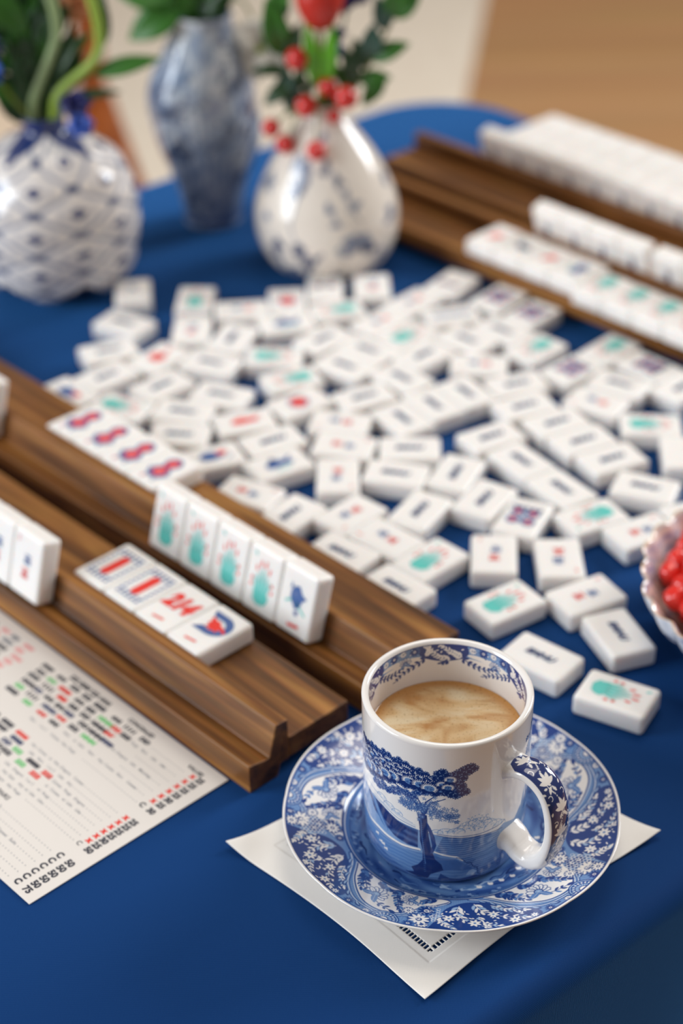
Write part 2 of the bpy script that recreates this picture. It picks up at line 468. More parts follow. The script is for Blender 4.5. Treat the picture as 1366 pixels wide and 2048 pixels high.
tag(o, 'royal blue woven tablecloth covering the whole table, hanging over its edges', 'tablecloth')

# wooden chair behind the far left side of the table
ch = thing('dining_chair', 'orange-brown wooden dining chair with cream seat pad behind the table, seen between the vases', 'chair', (-468, 2060, FZ), math.radians(13))
def bar(p, q, w, h, name):
    P, Q = Vector(p), Vector(q); d = (Q - P); L = d.length; V_, F_ = bev_box(w, h, L, 4, 3)
    R = d.to_track_quat('Z', 'Y').to_matrix()
    return make_obj(name, [tuple(R @ Vector(v) + P) for v in V_], F_, chair_wood, parent=ch, an=True)
v, f = bev_box(440, 420, 26, 8, 3); make_obj('seat', shift((v, f), 0, 0, 430)[0], f, chair_wood, parent=ch, an=True)
pad_m = mat('seat_pad_fabric', rgb(212, 192, 168), .9, .1)
v, f = bev_box(345, 380, 16, 6, 3); make_obj('seat_pad', shift((v, f), -5, 5, 454)[0], f, pad_m, parent=ch, an=True)
for sx in (-1, 1):
    for sy in (-1, 1):
        bar((sx * 215, sy * 205, 0), (sx * 180, sy * 170, 432), 34, 34, 'leg')
for sx in (-1, 1): bar((sx * 195, 190, 440), (sx * 205, 240, 800), 34, 28, 'back_post')
for z in (560, 660, 760): bar((-200, 215 + (z - 560) * .1, z), (200, 215 + (z - 560) * .1, z), 50, 16, 'back_slat')
bar((-200, -190, 200), (-200, 190, 200), 24, 24, 'stretcher'); bar((200, -190, 200), (200, 190, 200), 24, 24, 'stretcher')

# ------------------------------------------------------------------ racks
FRONT = [(0, 0), (0, 16.0), (12.3, 13.8), (17, 30.3), (24.2, 29.8), (24.2, 6.5), (19, 6.5), (17, 0)]
BLOCK = [(24.2, 7), (24.2, 19), (61.8, 19), (61.8, 7)]
def make_rack(a_ref, t_ref, rz, length, label):
    x, y = at(a_ref, t_ref)
    r = thing('tile_rack', label, 'rack', (x, y, 0), rz, 'walnut tile racks')
    v, f = prism(FRONT, 0, length, .7); make_obj('front_rail', v, f, walnut, parent=r, an=True)
    v, f = prism([(t + .05, z) for t, z in BLOCK], 0, length, .9); make_obj('rear_shelf', v, f, walnut, parent=r, an=True)
    for q in (40, length / 2, length - 40):
        v, f = bev_box(30, 14, 7.0, .8, 2); make_obj('foot', shift((v, f), q, 46, 0)[0], f, walnut, parent=r, an=True)
    return r
make_rack(-955, 384.3, RA, 482.5, 'nearest walnut rack, beside the printed card and the saucer')
make_rack(-955, 460.3, RA, 482.5, 'second walnut rack from the front, its end just behind the coffee mug')
make_rack(-443, 901, RA + math.pi, 482, 'walnut rack at the far side nearest the loose tiles, behind the pear-shaped vase')
make_rack(-443, 977, RA + math.pi, 482, 'farthest walnut rack, in front of the long white tile wall')

# ------------------------------------------------------------------ tiles
TL, TW, TH = 36.0, 24.7, 11.3
_tv, _tf = bev_box(TL, TW, TH, 2.2, 4)
I = {k: i + 1 for i, k in enumerate(INK)}
MLIST = [tile_white] + list(INK.values())
U_ = -math.pi / 2
def glyph(p, x, y, m, kind, s=1.0):
    """a small brushed character made of strokes; its top points to -x"""
    st = {0: [(-2, 0, 5, .9), (0, 0, 4, .9), (2, 0, 5.4, .9)], 1: [(-2, -1.3, 2.2, .8), (-2, 1.5, 2.2, .8), (0, 0, 5, .9), (2, 0, 5, .9)],
          2: [(-2, 0, 5, .9), (.2, 0, 3, .8), (2.2, 0, 5.5, .9)]}[kind]
    for sx, sy, l, wd in st: p.rect(x + sx * s, y + sy * s, wd * s, l * s, m)
    p.rect(x, y, 5.2 * s, .9 * s, m); p.rect(x + 1.2 * s, y + 1.8 * s, 3 * s, .8 * s, m, .5); p.rect(x + 1.2 * s, y - 1.8 * s, 3 * s, .8 * s, m, -.5)
def design(kind):
    p = Print(); rnd = random.Random(sum(map(ord, kind)))
    if kind == 'text':
        p.text('BMNU', 0, 0, 5.6, I['navy'], 0, bold=.06, shear=.25, sx=1.0)
    elif kind == 'hand':
        R = [1 + rnd.uniform(-.12, .14) for _ in range(24)]
        p.poly([(-7.6 + 5.0 * R[k] * math.cos(2 * math.pi * k / 24), 5.4 * R[k] * math.sin(2 * math.pi * k / 24)) for k in range(24)], I['teal'])
        for k in range(9):
            an = -.62 + 1.24 * k / 8; L = 12.5 - 4.5 * abs(an) / .62 + rnd.uniform(-.8, .8); c, s_ = math.cos(an), math.sin(an); y0 = -3.6 + 7.2 * k / 8
            p.poly([(-5.5, y0 - .75), (-5.5 + L * c, y0 + L * s_ * .5 - .3), (-5.5 + L * c, y0 + L * s_ * .5 + .3), (-5.5, y0 + .75)], I['mint'] if k % 2 else I['teal'], .03)
        for x, y, l in ((6.8, -4.2, 3.6), (9.6, -1.2, 4.4), (9.0, 2.2, 4.4), (6.0, 5.0, 3.4)): p.ell(x, y, l / 2, .72, I['coral'], y * .05)
        for x, y in ((-3.6, 7.6), (-.2, 7.4), (-3.2, -7.4), (.4, -7.0)): p.ell(x, y, 1.15, .9, I['coral'])
        p.ell(13.4, 7.0, 1.5, .8, I['mint'], .5)
    elif kind == 'char':
        glyph(p, -3.6, 1, I['blue'], 1); glyph(p, 4.2, 0, I['red'], 0, 1.05)
        p.text('5', -12.6, -7.6, 4, I['coral'], math.pi / 2, bold=.02)
    elif kind == 'redchar':
        glyph(p, -3.6, 1, I['blue'], 1, 1.1); glyph(p, 5, 0, I['red'], 0, 1.1); p.text('6', -12.6, -7.6, 4, I['coral'], math.pi / 2, bold=.02)
    elif kind == 'mark':
        p.ell(-4, 0, 2.6, 2.8, I['blue']); p.ell(-4, 0, .9, 1.0, 0, z=.04)
    elif kind == 'dots':
        for y in (-4.6, 4.6): p.ell(-4, y, 3, 2.8, I['navy']); p.ell(-4, y, 1.4, 1.3, I['coral'], z=.04)
        p.rect(-4, 0, 1.4, 5, I['slate'])
    elif kind == 'pattern':
        for i in range(2):
            for j in range(2):
                x, y = -4.5 + 8.5 * i, -4.4 + 8.8 * j
                for k in range(8): p.ell(x + 2.9 * math.cos(k * .785), y + 2.9 * math.sin(k * .785), 1.2, 1.2, I['slate'])
                p.ell(x, y, 1.8, 1.8, I['red'], z=.03)
        for y in (-7, -3.5, 0, 3.5, 7): p.ell(8.5, y, 1.5, 1.5, I['navy'])
        p.rect(0, 0, 12, 1.2, I['slate'], z=.025)
    elif kind == 'stripe':
        for k in range(9): p.rect(-12 + 3 * k, rnd.uniform(-.7, .7), 1.8, 4.6, I['slate'], rnd.uniform(-.4, .4))
        p.rect(0, 0, 25, .8, I['pale'])
    elif kind == 'redflower':
        for k in range(7): p.ell(-1 + 3.4 * math.cos(k * .9), 3.4 * math.sin(k * .9), 2.8, 1.7, I['red'], k * .9, z=.02 + k * .002)
        p.rect(8, 0, 8, 1.1, I['coral'], .1); p.ell(11, 2, 2, 1, I['pink'], .6)
    elif kind == 'sun':
        for k in range(12): p.ell(-1 + 5.6 * math.cos(k * math.pi / 6), 5.6 * math.sin(k * math.pi / 6), 1.5, 1.1, I['slate'], k * math.pi / 6)
        p.ell(-1, 0, 5.4, 5.4, I['coral'], z=.025, n=20); p.ell(-1, 0, 4.5, 4.5, I['red'], z=.035, n=20)
    elif kind == 'bluebird':
        p.poly([(-9, -1), (-6, 3), (-1, 3.6), (4, 2.2), (10, 5.4), (7, .5), (9, -3), (3, -2.6), (-3, -4), (-7, -3.4)], I['blue'])
        p.poly([(-6, 2), (-2, 7), (1, 3)], I['navy'], .03); p.rect(1, -6, 11, 1, I['teal'], .2)
    elif kind == 'redbird':
        p.poly([(-9, -1), (-6, 2.6), (-1, 3.6), (4, 2.2), (11, 3.4), (7, .5), (9, -2), (3, -2.6), (-3, -3.6), (-7, -3)], I['red'])
    elif kind == 'flowerblue':
        p.poly([(-8, 0), (-5, 4), (0, 5), (5, 2), (8, 4), (7, -2), (1, -4.5), (-5, -4)], I['blue'])
        p.ell(6.5, 2, 3.4, 2.4, I['red'], z=.03); p.rect(10, -4, 5, 1, I['slate'], .5)
    elif kind == 'zero':
        for y in (-8, 8):
            for k in range(7): p.rect(-9 + 3 * k, y, 1.75, 1.75, I['slate'])
        for x in (-12, -9.4, 9.4, 12):
            for k in range(6): p.rect(x, -7.5 + 3 * k, 1.75, 1.75, I['slate'], .8)
        pts = [(6.6 + 2.3 * math.cos(t), 2.9 * math.sin(t)) for t in np.linspace(-math.pi / 2, math.pi / 2, 9)] + [(-6.6 - 2.3 * math.cos(t), -2.9 * math.sin(t)) for t in np.linspace(-math.pi / 2, math.pi / 2, 9)]
        p.poly([(x, y) for x, y in pts], I['red'], .03)
    elif kind == 'area_code':
        p.text('214', 3.0, 0, 14.5, I['red'], U_, bold=.075, shear=.18, sx=.82); p.rect(-12, 0, 1.4, 7.5, I['coral'], .12)
    elif kind == 'letter_d':
        # flat side of the D at +y, bowl towards -y, top towards +x
        D = [(10, 7.6), (10, -.5)] + [(2.6 + 7.4 * math.cos(t), -.5 - 8.2 * math.sin(t)) for t in np.linspace(.15, math.pi, 18)] + [(-4.8, 7.6), (-1.2, 4.2), (-1.2, -.5)] + [(2.6 - 3.8 * math.cos(t), -.5 - 4.6 * math.sin(t)) for t in np.linspace(.1, math.pi - .1, 14)] + [(6.4, -.5), (6.4, 5.2)]
        D = [(1 + x * 1.12, y * 1.12) for x, y in D]; p.poly(D, I['slate'])
        p.poly([(8.2, 5.0), (6.6, 2.0), (7.0, -.8), (5.2, -2.4), (4.6, -5.2), (2.6, -8.6), (.6, -8.4), (2.4, -6.0), (1.6, -4.2), (-.8, -4.2), (.2, -2), (-1.4, .2), (.6, 1.4), (-.6, 3.8), (2.0, 2.8), (2.8, 4.6), (4.6, 3.6), (6.2, 5.4)], I['red'], .04)
        p.rect(-12, 0, 1.4, 7.5, I['coral'], .12)
    elif kind == 'lobster':
        for x, y, a_, b_ in ((-3.8, 0, 6.6, 6.4), (6.8, 0, 5.6, 5.4)): p.ell(x, y, a_, b_, I['slate'], n=20)
        p.poly([(-8.0, 0), (-6.4, 3.2), (-3, 4.4), (0, 2.6), (1.2, 0), (0, -2.6), (-3, -4.4), (-6.4, -3.2)], I['red'], .03)
        p.ell(6.4, 0, 4.2, 3.5, I['red'], z=.03, n=18); p.ell(6.6, 0, 1.6, 1.4, I['pink'], z=.045); p.ell(-3.6, 0, 2.2, 1.9, I['pink'], z=.045); p.ell(-3.6, 0, 1.1, 1.0, I['red'], z=.06)
        p.rect(1.6, 0, 4, 2.2, I['red'], z=.035)
        for s_ in (-1, 1):
            p.rect(-6, s_ * 6.0, 7, 1.0, I['slate'], s_ * .5); p.rect(-10.5, s_ * 3.4, 5.5, 1.0, I['slate'], -s_ * .35)
        p.ell(-12, 4, 2.2, 1.1, I['pink'])
    elif kind == 'songbird':
        p.poly([(9, -1), (8, 2.4), (5.5, 4.2), (1.5, 4.4), (-1, 2.6), (-3.8, .4), (-2.2, -2.6), (2, -4), (4, -6.8), (5.4, -3.4)], I['blue'])
        p.poly([(10, 4.5), (7, 3.4), (6, 5.2)], I['blue']); p.ell(4.2, 1.4, 1.2, 1.8, I['slate'], z=.03)
        p.rect(-2.4, -3.4, 1.1, 9, I['teal'], -.6); p.rect(-.6, 5.2, 1.0, 5, I['teal'], .5); p.rect(-5.5, -1, 2.4, 2.6, I['slate'])
        p.rect(-12.6, -.5, 1.7, 7.6, I['red'], .1)
    elif kind == 'smallflower':
        p.ell(-1, 1, 4.2, 3.6, I['red']); p.ell(3.4, -2, 2.8, 2.2, I['coral']); p.rect(-11, 6, 3, .9, I['coral'], .8)
    elif kind == 'smallbird':
        p.poly([(-5, -6.5), (-3.4, -2), (-2.4, 5), (1, 7.5), (4, 3), (3.6, -1), (1, -5)], I['navy'])
    return p
_meshes = {}
def tile(kind):
    if kind not in _meshes:
        p = design(kind); o = len(_tv)
        V = [(x, y, z) for x, y, z in _tv] + [(x, y, TH + z) for x, y, z in p.V]
        F_ = list(_tf) + [tuple(i + o for i in q) for q in p.F]
        ob = make_obj('mahjong_tile', V, F_, MLIST, [0] * len(_tf) + p.M, an=True)
        _meshes[kind] = ob.data; return ob
    ob = bpy.data.objects.new('mahjong_tile', _meshes[kind]); COL.objects.link(ob); return ob
LOOSE = [
    ('mark', -139.3, 1097.8, -83.7), ('text', -141.2, 1052.4, -30.9), ('text', -147.3, 1013.7, 23.1), ('text', -145.3, 980.8, 41.4),
    ('redflower', -114.8, 1003.8, 52.8), ('hand', -96.1, 1085.1, 86.9), ('char', -96.1, 1040.8, -91.1), ('char', -64.3, 1068.3, 4.8),
    ('text', -68.9, 1028.9, 70.4), ('text', -80.9, 996.2, -24.6), ('sun', -34.2, 1080.1, 92.6), ('bluebird', -34.0, 1047.3, 12.1),
    ('hand', -41.1, 1002.2, -5.4), ('dots', -8.8, 1097.1, -90.1), ('char', 23.2, 1100.3, -88.2), ('hand', -0.7, 1065.1, -163.7),
    ('text', -9.6, 1025.9, 44.7), ('text', 18.5, 1009.7, -40.0), ('text', 3.6, 989.5, -38.6), ('char', 27.7, 1048.5, 46.6),
    ('hand', 45.3, 1028.9, 41.0), ('char', 50.6, 1076.5, 46.4), ('text', 54.0, 1002.3, 44.7), ('dots', 77.4, 1103.2, 54.1),
    ('stripe', 75.0, 1055.2, 14.3), ('pattern', 107.5, 1079.6, 48.9), ('pattern', 127.4, 1056.0, 47.8), ('text', 106.4, 1033.2, -45.1),
    ('text', 82.4, 1021.6, -43.3), ('hand', 125.6, 1007.8, -135.8), ('char', 87.8, 987.8, -6.0), ('hand', 172.5, 1005.6, -134.1),
    ('pattern', 145.1, 979.9, 41.8), ('pattern', 193.9, 982.4, -47.8), ('text', 172.4, 960.4, -34.1), ('text', 210.4, 955.8, 43.2),
    ('char', 155.3, 939.0, -33.8), ('text', 128.8, 915.7, 26.4), ('hand', 184.2, 910.8, -5.1), ('blank', 197.7, 879.1, -95.1),
    ('flowerblue', -167.3, 959.8, -48.3), ('hand', -132.6, 941.6, -27.9), ('text', -109.8, 967.7, 43.6), ('text', -72.7, 954.8, -20.7),
    ('text', -94.7, 935.0, -15.0), ('text', -95.2, 908.2, -8.2), ('redbird', -57.0, 922.1, 17.0), ('sun', -24.2, 943.6, 36.9),
    ('hand', -29.7, 972.5, -158.2), ('text', -39.5, 899.8, 28.5), ('flowerblue', -74.6, 881.9, 22.2), ('text', 15.2, 949.8, 25.9),
    ('text', 38.9, 972.8, -48.2), ('text', 37.5, 922.9, -57.8), ('text', 56.7, 939.1, -58.8), ('char', -0.0, 919.2, -12.9),
    ('char', 2.2, 892.8, 165.2), ('text', 40.4, 888.4, -1.7), ('text', 77.2, 952.9, -58.8), ('text', 109.4, 962.4, 19.2),
    ('text', 111.7, 935.6, 23.9), ('text', 88.8, 900.5, 29.0), ('text', 141.9, 894.7, 26.7), ('text', 156.1, 873.9, 25.5),
    ('text', 170.6, 843.1, -23.8), ('text', 123.8, 843.1, -56.5), ('bluebird', -35.6, 873.3, 30.1), ('char', -51.8, 843.3, 151.1),
    ('text', -28.1, 821.4, 50.9), ('char', -1.7, 859.9, 89.5), ('text', 31.3, 861.3, -15.6), ('text', 65.5, 861.4, 65.5),
    ('text', 43.4, 823.3, 58.8), ('char', 5.0, 820.3, 45.4), ('char', 24.0, 796.4, -44.8), ('text', 79.7, 833.4, 57.2),
    ('pattern', 99.3, 814.4, 64.4), ('text', 104.0, 873.2, -56.5), ('text', -0.2, 783.6, -41.3), ('hand', 46.8, 775.9, 43.9),
    ('text', 27.8, 751.8, -45.8), ('hand', 136.9, 814.3, -152.6), ('char', 161.9, 799.4, -153.2), ('char', 80.7, 779.8, -94.6),
    ('redchar', 115.0, 775.2, 89.4), ('char', 124.9, 741.8, -151.9), ('text', 137.2, 709.8, -71.1), ('text', 96.7, 691.5, -40.1),
    ('hand', 130.0, 662.0, -29.7), ('hand', 83.1, 737.0, 33.3), ('blank', 195.0, 816.4, 21.1),
]
DESC = {'text': 'navy-lettered tile', 'hand': 'teal-plumed tile', 'char': 'blue and red character tile',
        'redchar': 'tile with red character above a blue one', 'mark': 'white tile with one small blue dot', 'dots': 'tile with two dark dots',
        'pattern': 'blue-patterned tile', 'stripe': 'tile with a long row of grey-blue bars', 'redflower': 'white tile with a red flower',
        'sun': 'white tile with a round red sun', 'bluebird': 'dark blue bird tile', 'redbird': 'white tile with a flat bright red bird',
        'flowerblue': 'blue and red flower tile', 'blank': 'plain white tile'}
MARKS = [('the saucer', 60, 640), ('the slim vase', -92, 1236), ('the left rack of the far pair', 60, 1130), ('the teal tile lowest on the cloth', 130, 662), ('the small blue dot tile', -139, 1098),
         ('the coffee mug', 42, 578), ('the bowl of red sweets', 235, 715), ('the pineapple vase', -200, 1138), ('the pear-shaped vase', -7, 1157),
         ('the left end of the pile', -190, 990), ('the near end of the second rack', 35, 700), ('the right edge, beyond the bowl', 300, 900),
         ('the farther red sun tile', -34, 1080), ('the flat red bird tile', -70, 925), ('the tile of long grey bars', 80, 1080),
         ('the rack behind the loose tiles', 130, 1040), ('the right frame edge', 190, 860)]
ORD = ['nearest', 'second nearest', 'third nearest', 'fourth nearest', 'fifth nearest', 'sixth nearest', 'seventh nearest', 'eighth nearest', 'ninth nearest', 'tenth nearest', 'eleventh nearest', 'twelfth nearest', 'thirteenth nearest', 'fourteenth nearest']
def loose_labels(L):
    out = [None] * len(L)
    for kind in sorted(set(k for k, *_ in L)):
        idx = [i for i, q in enumerate(L) if q[0] == kind]
        if len(idx) == 1: out[idx[0]] = 'loose ' + DESC[kind] + ', lying on the blue cloth'; continue
        cand = []
        for nm, mx, my in MARKS:
            for r, i in enumerate(sorted(idx, key=lambda i: math.hypot(L[i][1] - mx, L[i][2] - my))): cand.append((r, nm, i))
        cand.sort(key=lambda c: c[0]); used = set()
        for r, nm, i in cand:
            if out[i] is None and (r, nm) not in used and r < len(ORD):
                used.add((r, nm)); out[i] = '%s, %s such to %s' % (DESC[kind], ORD[r], nm)
    return out
LAB = loose_labels(LOOSE)
rj = random.Random(4)
for (k, x, y, a), lab in zip(LOOSE, LAB):
    o = tile(k); place(o, x, y, 0, math.radians(a)); tag(o, lab, 'mahjong tile', 'loose tiles scattered on the cloth')

RANK = ['leftmost', 'second from left', 'third from left', 'fourth from left', 'fifth from left', 'sixth from left', 'seventh from left', 'eighth from left', 'ninth from left', 'tenth from left']
def flat_row(kinds, a0, step, t, rzdeg, labels, group):
    for i, k in enumerate(kinds):
        x, y = at(a0 + step * i, t); o = tile(k); place(o, x, y, 19, RA + math.radians(rzdeg + rj.uniform(-.5, .5)))
        tag(o, labels[i], 'mahjong tile', group)
PHI = math.atan2(17 - 12.3, 30.3 - 13.8)
def stand_row(kinds, rack_t, mirrored, a0, step, labels, group, xdir=1):
    """tiles standing in the groove and leaning on the sloped rail; a0 is the first tile's centre"""
    N = Vector((0, -math.cos(PHI), math.sin(PHI))); U = Vector((0, math.sin(PHI), math.cos(PHI)))
    for i, k in enumerate(kinds):
        a = a0 + step * i
        o = tile(k)
        if mirrored: Z, X, off = -N, U * xdir, TH + .15       # printed side towards the rail and the camera
        else: Z, X, off = N, U * xdir, .15
        Y = Z.cross(X)
        c = Vector((0, 12.55, 13.95)) + U * (TL / 2 + rj.uniform(-.3, .3)) + N * off
        x, y = at(a, rack_t)
        R = Matrix((X, Y, Z)).transposed().to_4x4()
        W_ = Matrix.Translation((x * MM, y * MM, 0)) @ Matrix.Rotation(RA + (math.pi if mirrored else 0), 4, 'Z') @ Matrix.Translation(c * MM) @ R
        o.matrix_world = W_
        tag(o, labels[i], 'mahjong tile', group)
def labs(fmt, n): return [fmt % RANK[i] for i in range(n)]
# nearest rack
flat_row(['zero', 'zero', 'area_code', 'letter_d'], -623.3, 24.72, 426.7, 90,
         ['leftmost tile with red bar in dotted frame, lying on the nearest rack', 'second tile with red bar in dotted frame, lying on the nearest rack',
          'white tile with red 214, lying on the nearest rack', 'white tile with blue letter D and red horse, on the nearest rack'], 'tiles lying on the nearest rack')
stand_row(['char', 'char', 'char'], 384.3, False, -650.2 - 49.4, 24.7, ['character tile standing in the nearest rack, mostly cut by the left edge',
          'second tile from right standing at left in the nearest rack', 'rightmost character tile standing in the nearest rack, showing its side'], 'tiles standing in the nearest rack', -1)
# second rack
flat_row(['lobster'] * 4, -752.3, 24.72, 503.0, 90, labs('%s red and blue lobster tile lying on the second rack', 4), 'lobster tiles lying on the second rack')
stand_row(['hand'] * 4 + ['songbird'], 460.3, False, -630.3, 24.9, labs('%s teal plume tile standing in the second rack', 4) + ['blue songbird tile standing at the right end of the row in the second rack'], 'tiles standing in the second rack')
stand_row(['char', 'char'], 460.3, False, -805 - 24.7, 24.7, ['white tile standing in the second rack beyond the left edge', 'white tile standing in the second rack, cut by the left edge'], 'tiles standing at the far left of the second rack', -1)
# far racks
flat_row(['smallflower', 'smallbird', 'smallflower', 'bluebird'], -752.5, 24.8, 857, -90,
         ['leftmost small red flower tile lying on the third rack', 'small navy bird tile lying on the third rack between two red flower tiles', 'right small red flower tile lying on the third rack', 'blue bird tile lying on the third rack beside the teal tiles'], 'tiles lying on the third rack')
flat_row(['hand'] * 4, -651.5, 24.8, 850, -90, labs('%s teal plume tile lying on the third rack', 4), 'teal tiles lying on the third rack')
stand_row(['text'] * 4, 901, True, -728.5, 24.8, labs('%s white tile back standing in the third rack, left group', 4), 'tiles standing in the third rack')
stand_row(['text'] * 3, 901, True, -624.5, 24.8, labs('%s white tile back standing in the third rack, right group', 3), 'tiles standing in the third rack, right group')
stand_row(['text'] * 9, 977, True, -847.5, 24.85, labs('%s white tile back standing in the farthest rack', 9), 'tiles standing in the farthest rack')
for row, (t, rn) in enumerate(((1021.5, 'front'), (1058, 'back'))):
    for lay in (0, 1):
        for i in range(9):
            x, y = at(-876 + 24.9 * i + rj.uniform(-.1, .1), t + rj.uniform(-.4, .4)); o = tile('blank'); place(o, x, y, TH * lay + .02 * lay, RA + math.pi / 2)
            tag(o, 'plain white tile in the long wall, %s row, %s layer, %s' % (rn, 'upper' if lay else 'lower', RANK[i]), 'mahjong tile', 'tile wall behind the farthest rack')

# ------------------------------------------------------------------ printed card
paper = mat('card_paper', rgb(226, 219, 212), 0.5, 0.4)
P = Print(); cx0 = -250
def J(s, x, y, size, c, align='L', bold=0.0, sx=1.0): P.text(s, x, y, size, I[c], 0, .05, bold, 0.0, align, sx)
# column of values (right edge)
J('VALUES', -20.5, -8.0, 3.0, 'black', 'L', .04)
for k in range(6):
    y = -11.6 - 4.6 * k; J('x', -14.8, y, 4.3, 'red', 'L', .08); J('25' if k != 4 else '30', -10.6, y, 4.3, 'black', 'L', .06)
J('C', -16, -40, 4.0, 'black', 'L', .05); J('30', -10.6, -40, 4.3, 'black', 'L', .06)
for k in range(6):
    y = -50.3 - 4.1 * k; J('x', -14.8, y, 4.3, 'red', 'L', .08); J('25' if k != 4 else '30', -10.4, y, 4.3, 'black', 'L', .06)
J('C', -16, -75, 3.6, 'black', 'L', .02); J('50', -10.4, -75, 4.3, 'black', 'L', .06)
for k in range(6):
    y = -85.8 - 4.45 * k; J('C', -16.2, y, 4.5, 'black', 'L', .055); J('50' if k < 5 else '75', -9.8, y, 4.5, 'black', 'L', .055)
rr = random.Random(8)
def dots(x0, x1, y):
    x = x0
    while x < x1: P.rect(x, y + .5, .5, .5, I['grey'], z=.05); x += 2.1
WORDS = ['2024', 'NN EW SS', '222 000', '1111', '22222', '333 444', 'FF 5555', '666 7777', '88 999', 'DDD', 'NEWS', '111 22']
def codes(x, x1, y, cols, size=3.5):
    k = 0
    while x < x1:
        s = rr.choice(['222', '0000', '222', '444', '6666', '888', 'FFFF', 'DD', 'NNN', 'EW', '1111', '333', '5555']); c = cols[k % len(cols)]
        J(s, x, y, size, c, 'L', .08, 1.25); x += len(s) * size * .76 + rr.choice([1.4, 2.0, 3.4]); k += 1
def small(x, x1, y, s=2.3):
    while x < x1:
        q = rr.choice(['Any', 'Like', 'Nos', 'Suits', 'Pairs', 'or', 'Consec', 'w/', 'Matching', 'Dragons', 'Pungs', '1 or 2']); J(q, x, y, s, 'grey', 'L', .01); x += len(q) * s * .56 + 1.2
J('222 0000 222 4444', -112, -7.6, 4.0, 'black', 'L', .06); J('CONCEALED', -66, -7.2, 3.2, 'black', 'L', .05)
BL1 = [('black', 'black', 'black'), ('black', 'green', 'red', 'black'), ('black', 'black', 'red', 'black'), ('black', 'navy', 'black'), ('green', 'black', 'navy', 'red', 'black'), ('black', 'green', 'red')]
ends = [-45, -56, -62, -60, -70, -84]
for k, cols in enumerate(BL1):
    y = -11.8 - 4.6 * k; codes(-131 + rr.uniform(0, 6), ends[k], y, cols)
    if k % 2: small(ends[k] + 4, -30, y)
    dots(-42 if k % 2 == 0 else -28, -18, y)
small(-100, -62, -40); dots(-58, -18, -40)
BL2 = [('red', 'black', 'black'), ('black', 'red', 'black', 'navy'), ('green', 'black', 'red', 'navy'), ('black', 'green', 'red', 'black'), ('black', 'black', 'green'), ('red', 'black', 'navy')]
ends2 = [-88, -84, -64, -60, -86, -90]
for k, cols in enumerate(BL2):
    y = -50.5 - 4.1 * k; codes(-133 + rr.uniform(0, 8), ends2[k], y, cols); small(ends2[k] + 4, -32 if k in (2, 3) else -50, y); dots(-30 if k in (2, 3) else -46, -18, y)
small(-120, -60, -75); dots(-54, -18, -75)
J('SINGLES AND PAIRS', -92, -80.8, 3.6, 'black', 'L', .02)
for k in range(6):
    y = -86 - 4.45 * k; small(-130, -34 if k in (2, 4) else -64, y, 2.5); dots(-32 if k in (2, 4) else -60, -19, y)
for k in range(5): codes(-190, -146, -9 - 4.6 * k, ('pink', 'grey', 'pink', 'grey') if k < 2 else ('black', 'pink', 'black'), 3.2)
for k in range(14): codes(-240, -152, -34 - 4.9 * k, ('grey', 'red', 'green', 'black'), 3.2)
bv, bf = bev_box(250, 111, .45, .12, 1); bv = [(x - 125, y - 55.5, z) for x, y, z in bv]
o0 = len(bv)
cx, cy = at(-486.5 + .3, 383.0)
o = make_obj('score_card', bv + [(x, y, .45 + z * .5) for x, y, z in P.V], list(bf) + [tuple(i + o0 for i in q) for q in P.F], [paper] + list(INK.values()), [0] * len(bf) + P.M, smooth=False)
place(o, cx, cy, .35, RA)
tag(o, 'cream printed card with columns of coloured numbers, lying left of the nearest rack', 'card')

# ------------------------------------------------------------------ napkin with hemstitched square
linen = mat('linen', rgb(244, 240, 234), 0.85, 0.2, sheen=0.2)
t = nd(linen, 'ShaderNodeTexCoord')
w1 = nd(linen, 'ShaderNodeTexWave', bands_direction='X'); w1.inputs['Scale'].default_value = 900
w2 = nd(linen, 'ShaderNodeTexWave', bands_direction='Y'); w2.inputs['Scale'].default_value = 900
ad = nd(linen, 'ShaderNodeMath', operation='ADD'); bu = nd(linen, 'ShaderNodeBump'); bu.inputs['Strength'].default_value = .12; bu.inputs['Distance'].default_value = .0001
lk(linen, t.outputs['Object'], w1.inputs[0]); lk(linen, t.outputs['Object'], w2.inputs[0]); lk(linen, w1.outputs['Fac'], ad.inputs[0]); lk(linen, w2.outputs['Fac'], ad.inputs[1]); lk(linen, ad.outputs[0], bu.inputs['Height']); lk(linen, bu.outputs[0], bsdf(linen).inputs['Normal'])
NC = [np.array(q, float) for q in ((30.1, 484.6), (137.7, 576.0), (55.0, 665.0), (-52.7, 573.0))]   # front, right, back, left corners
NN = 256; S_ = 134.0
V, idx = [], {}
G = np.zeros((NN + 1, NN + 1), int)
for j in range(NN + 1):
    for i in range(NN + 1):
        u, v = i / NN, j / NN
        # edges bow inwards, corners stay out
        uu = u + (0.5 - u) * .055 * math.sin(math.pi * v) * abs(2 * u - 1); vv = v + (0.5 - v) * .075 * math.sin(math.pi * u) * abs(2 * v - 1)
        p = NC[0] * (1 - uu) * (1 - vv) + NC[1] * uu * (1 - vv) + NC[2] * uu * vv + NC[3] * (1 - uu) * vv
        cd = min(u + v, (1 - u) + v, u + (1 - v), (1 - u) + (1 - v))
        z = .75 + .35 * noise.noise(Vector((p[0] * .03, p[1] * .03, 0)))
        dl = (u ** 2 + (1 - v) ** 2) ** .5; dr = ((1 - u) ** 2 + v ** 2) ** .5; df = (u * u + v * v) ** .5
        z += 3.2 * max(0, .16 - dl) / .16 * max(0, .16 - dl) / .16 + 3 * (max(0, .2 - dr) / .2) ** 2 + 1.2 * (max(0, .2 - df) / .2) ** 2
        e = min(u, v, 1 - u, 1 - v) * S_
        if e < 14: z += .25
        V.append((p[0], p[1], z))
Fc = []
cs = S_ / NN
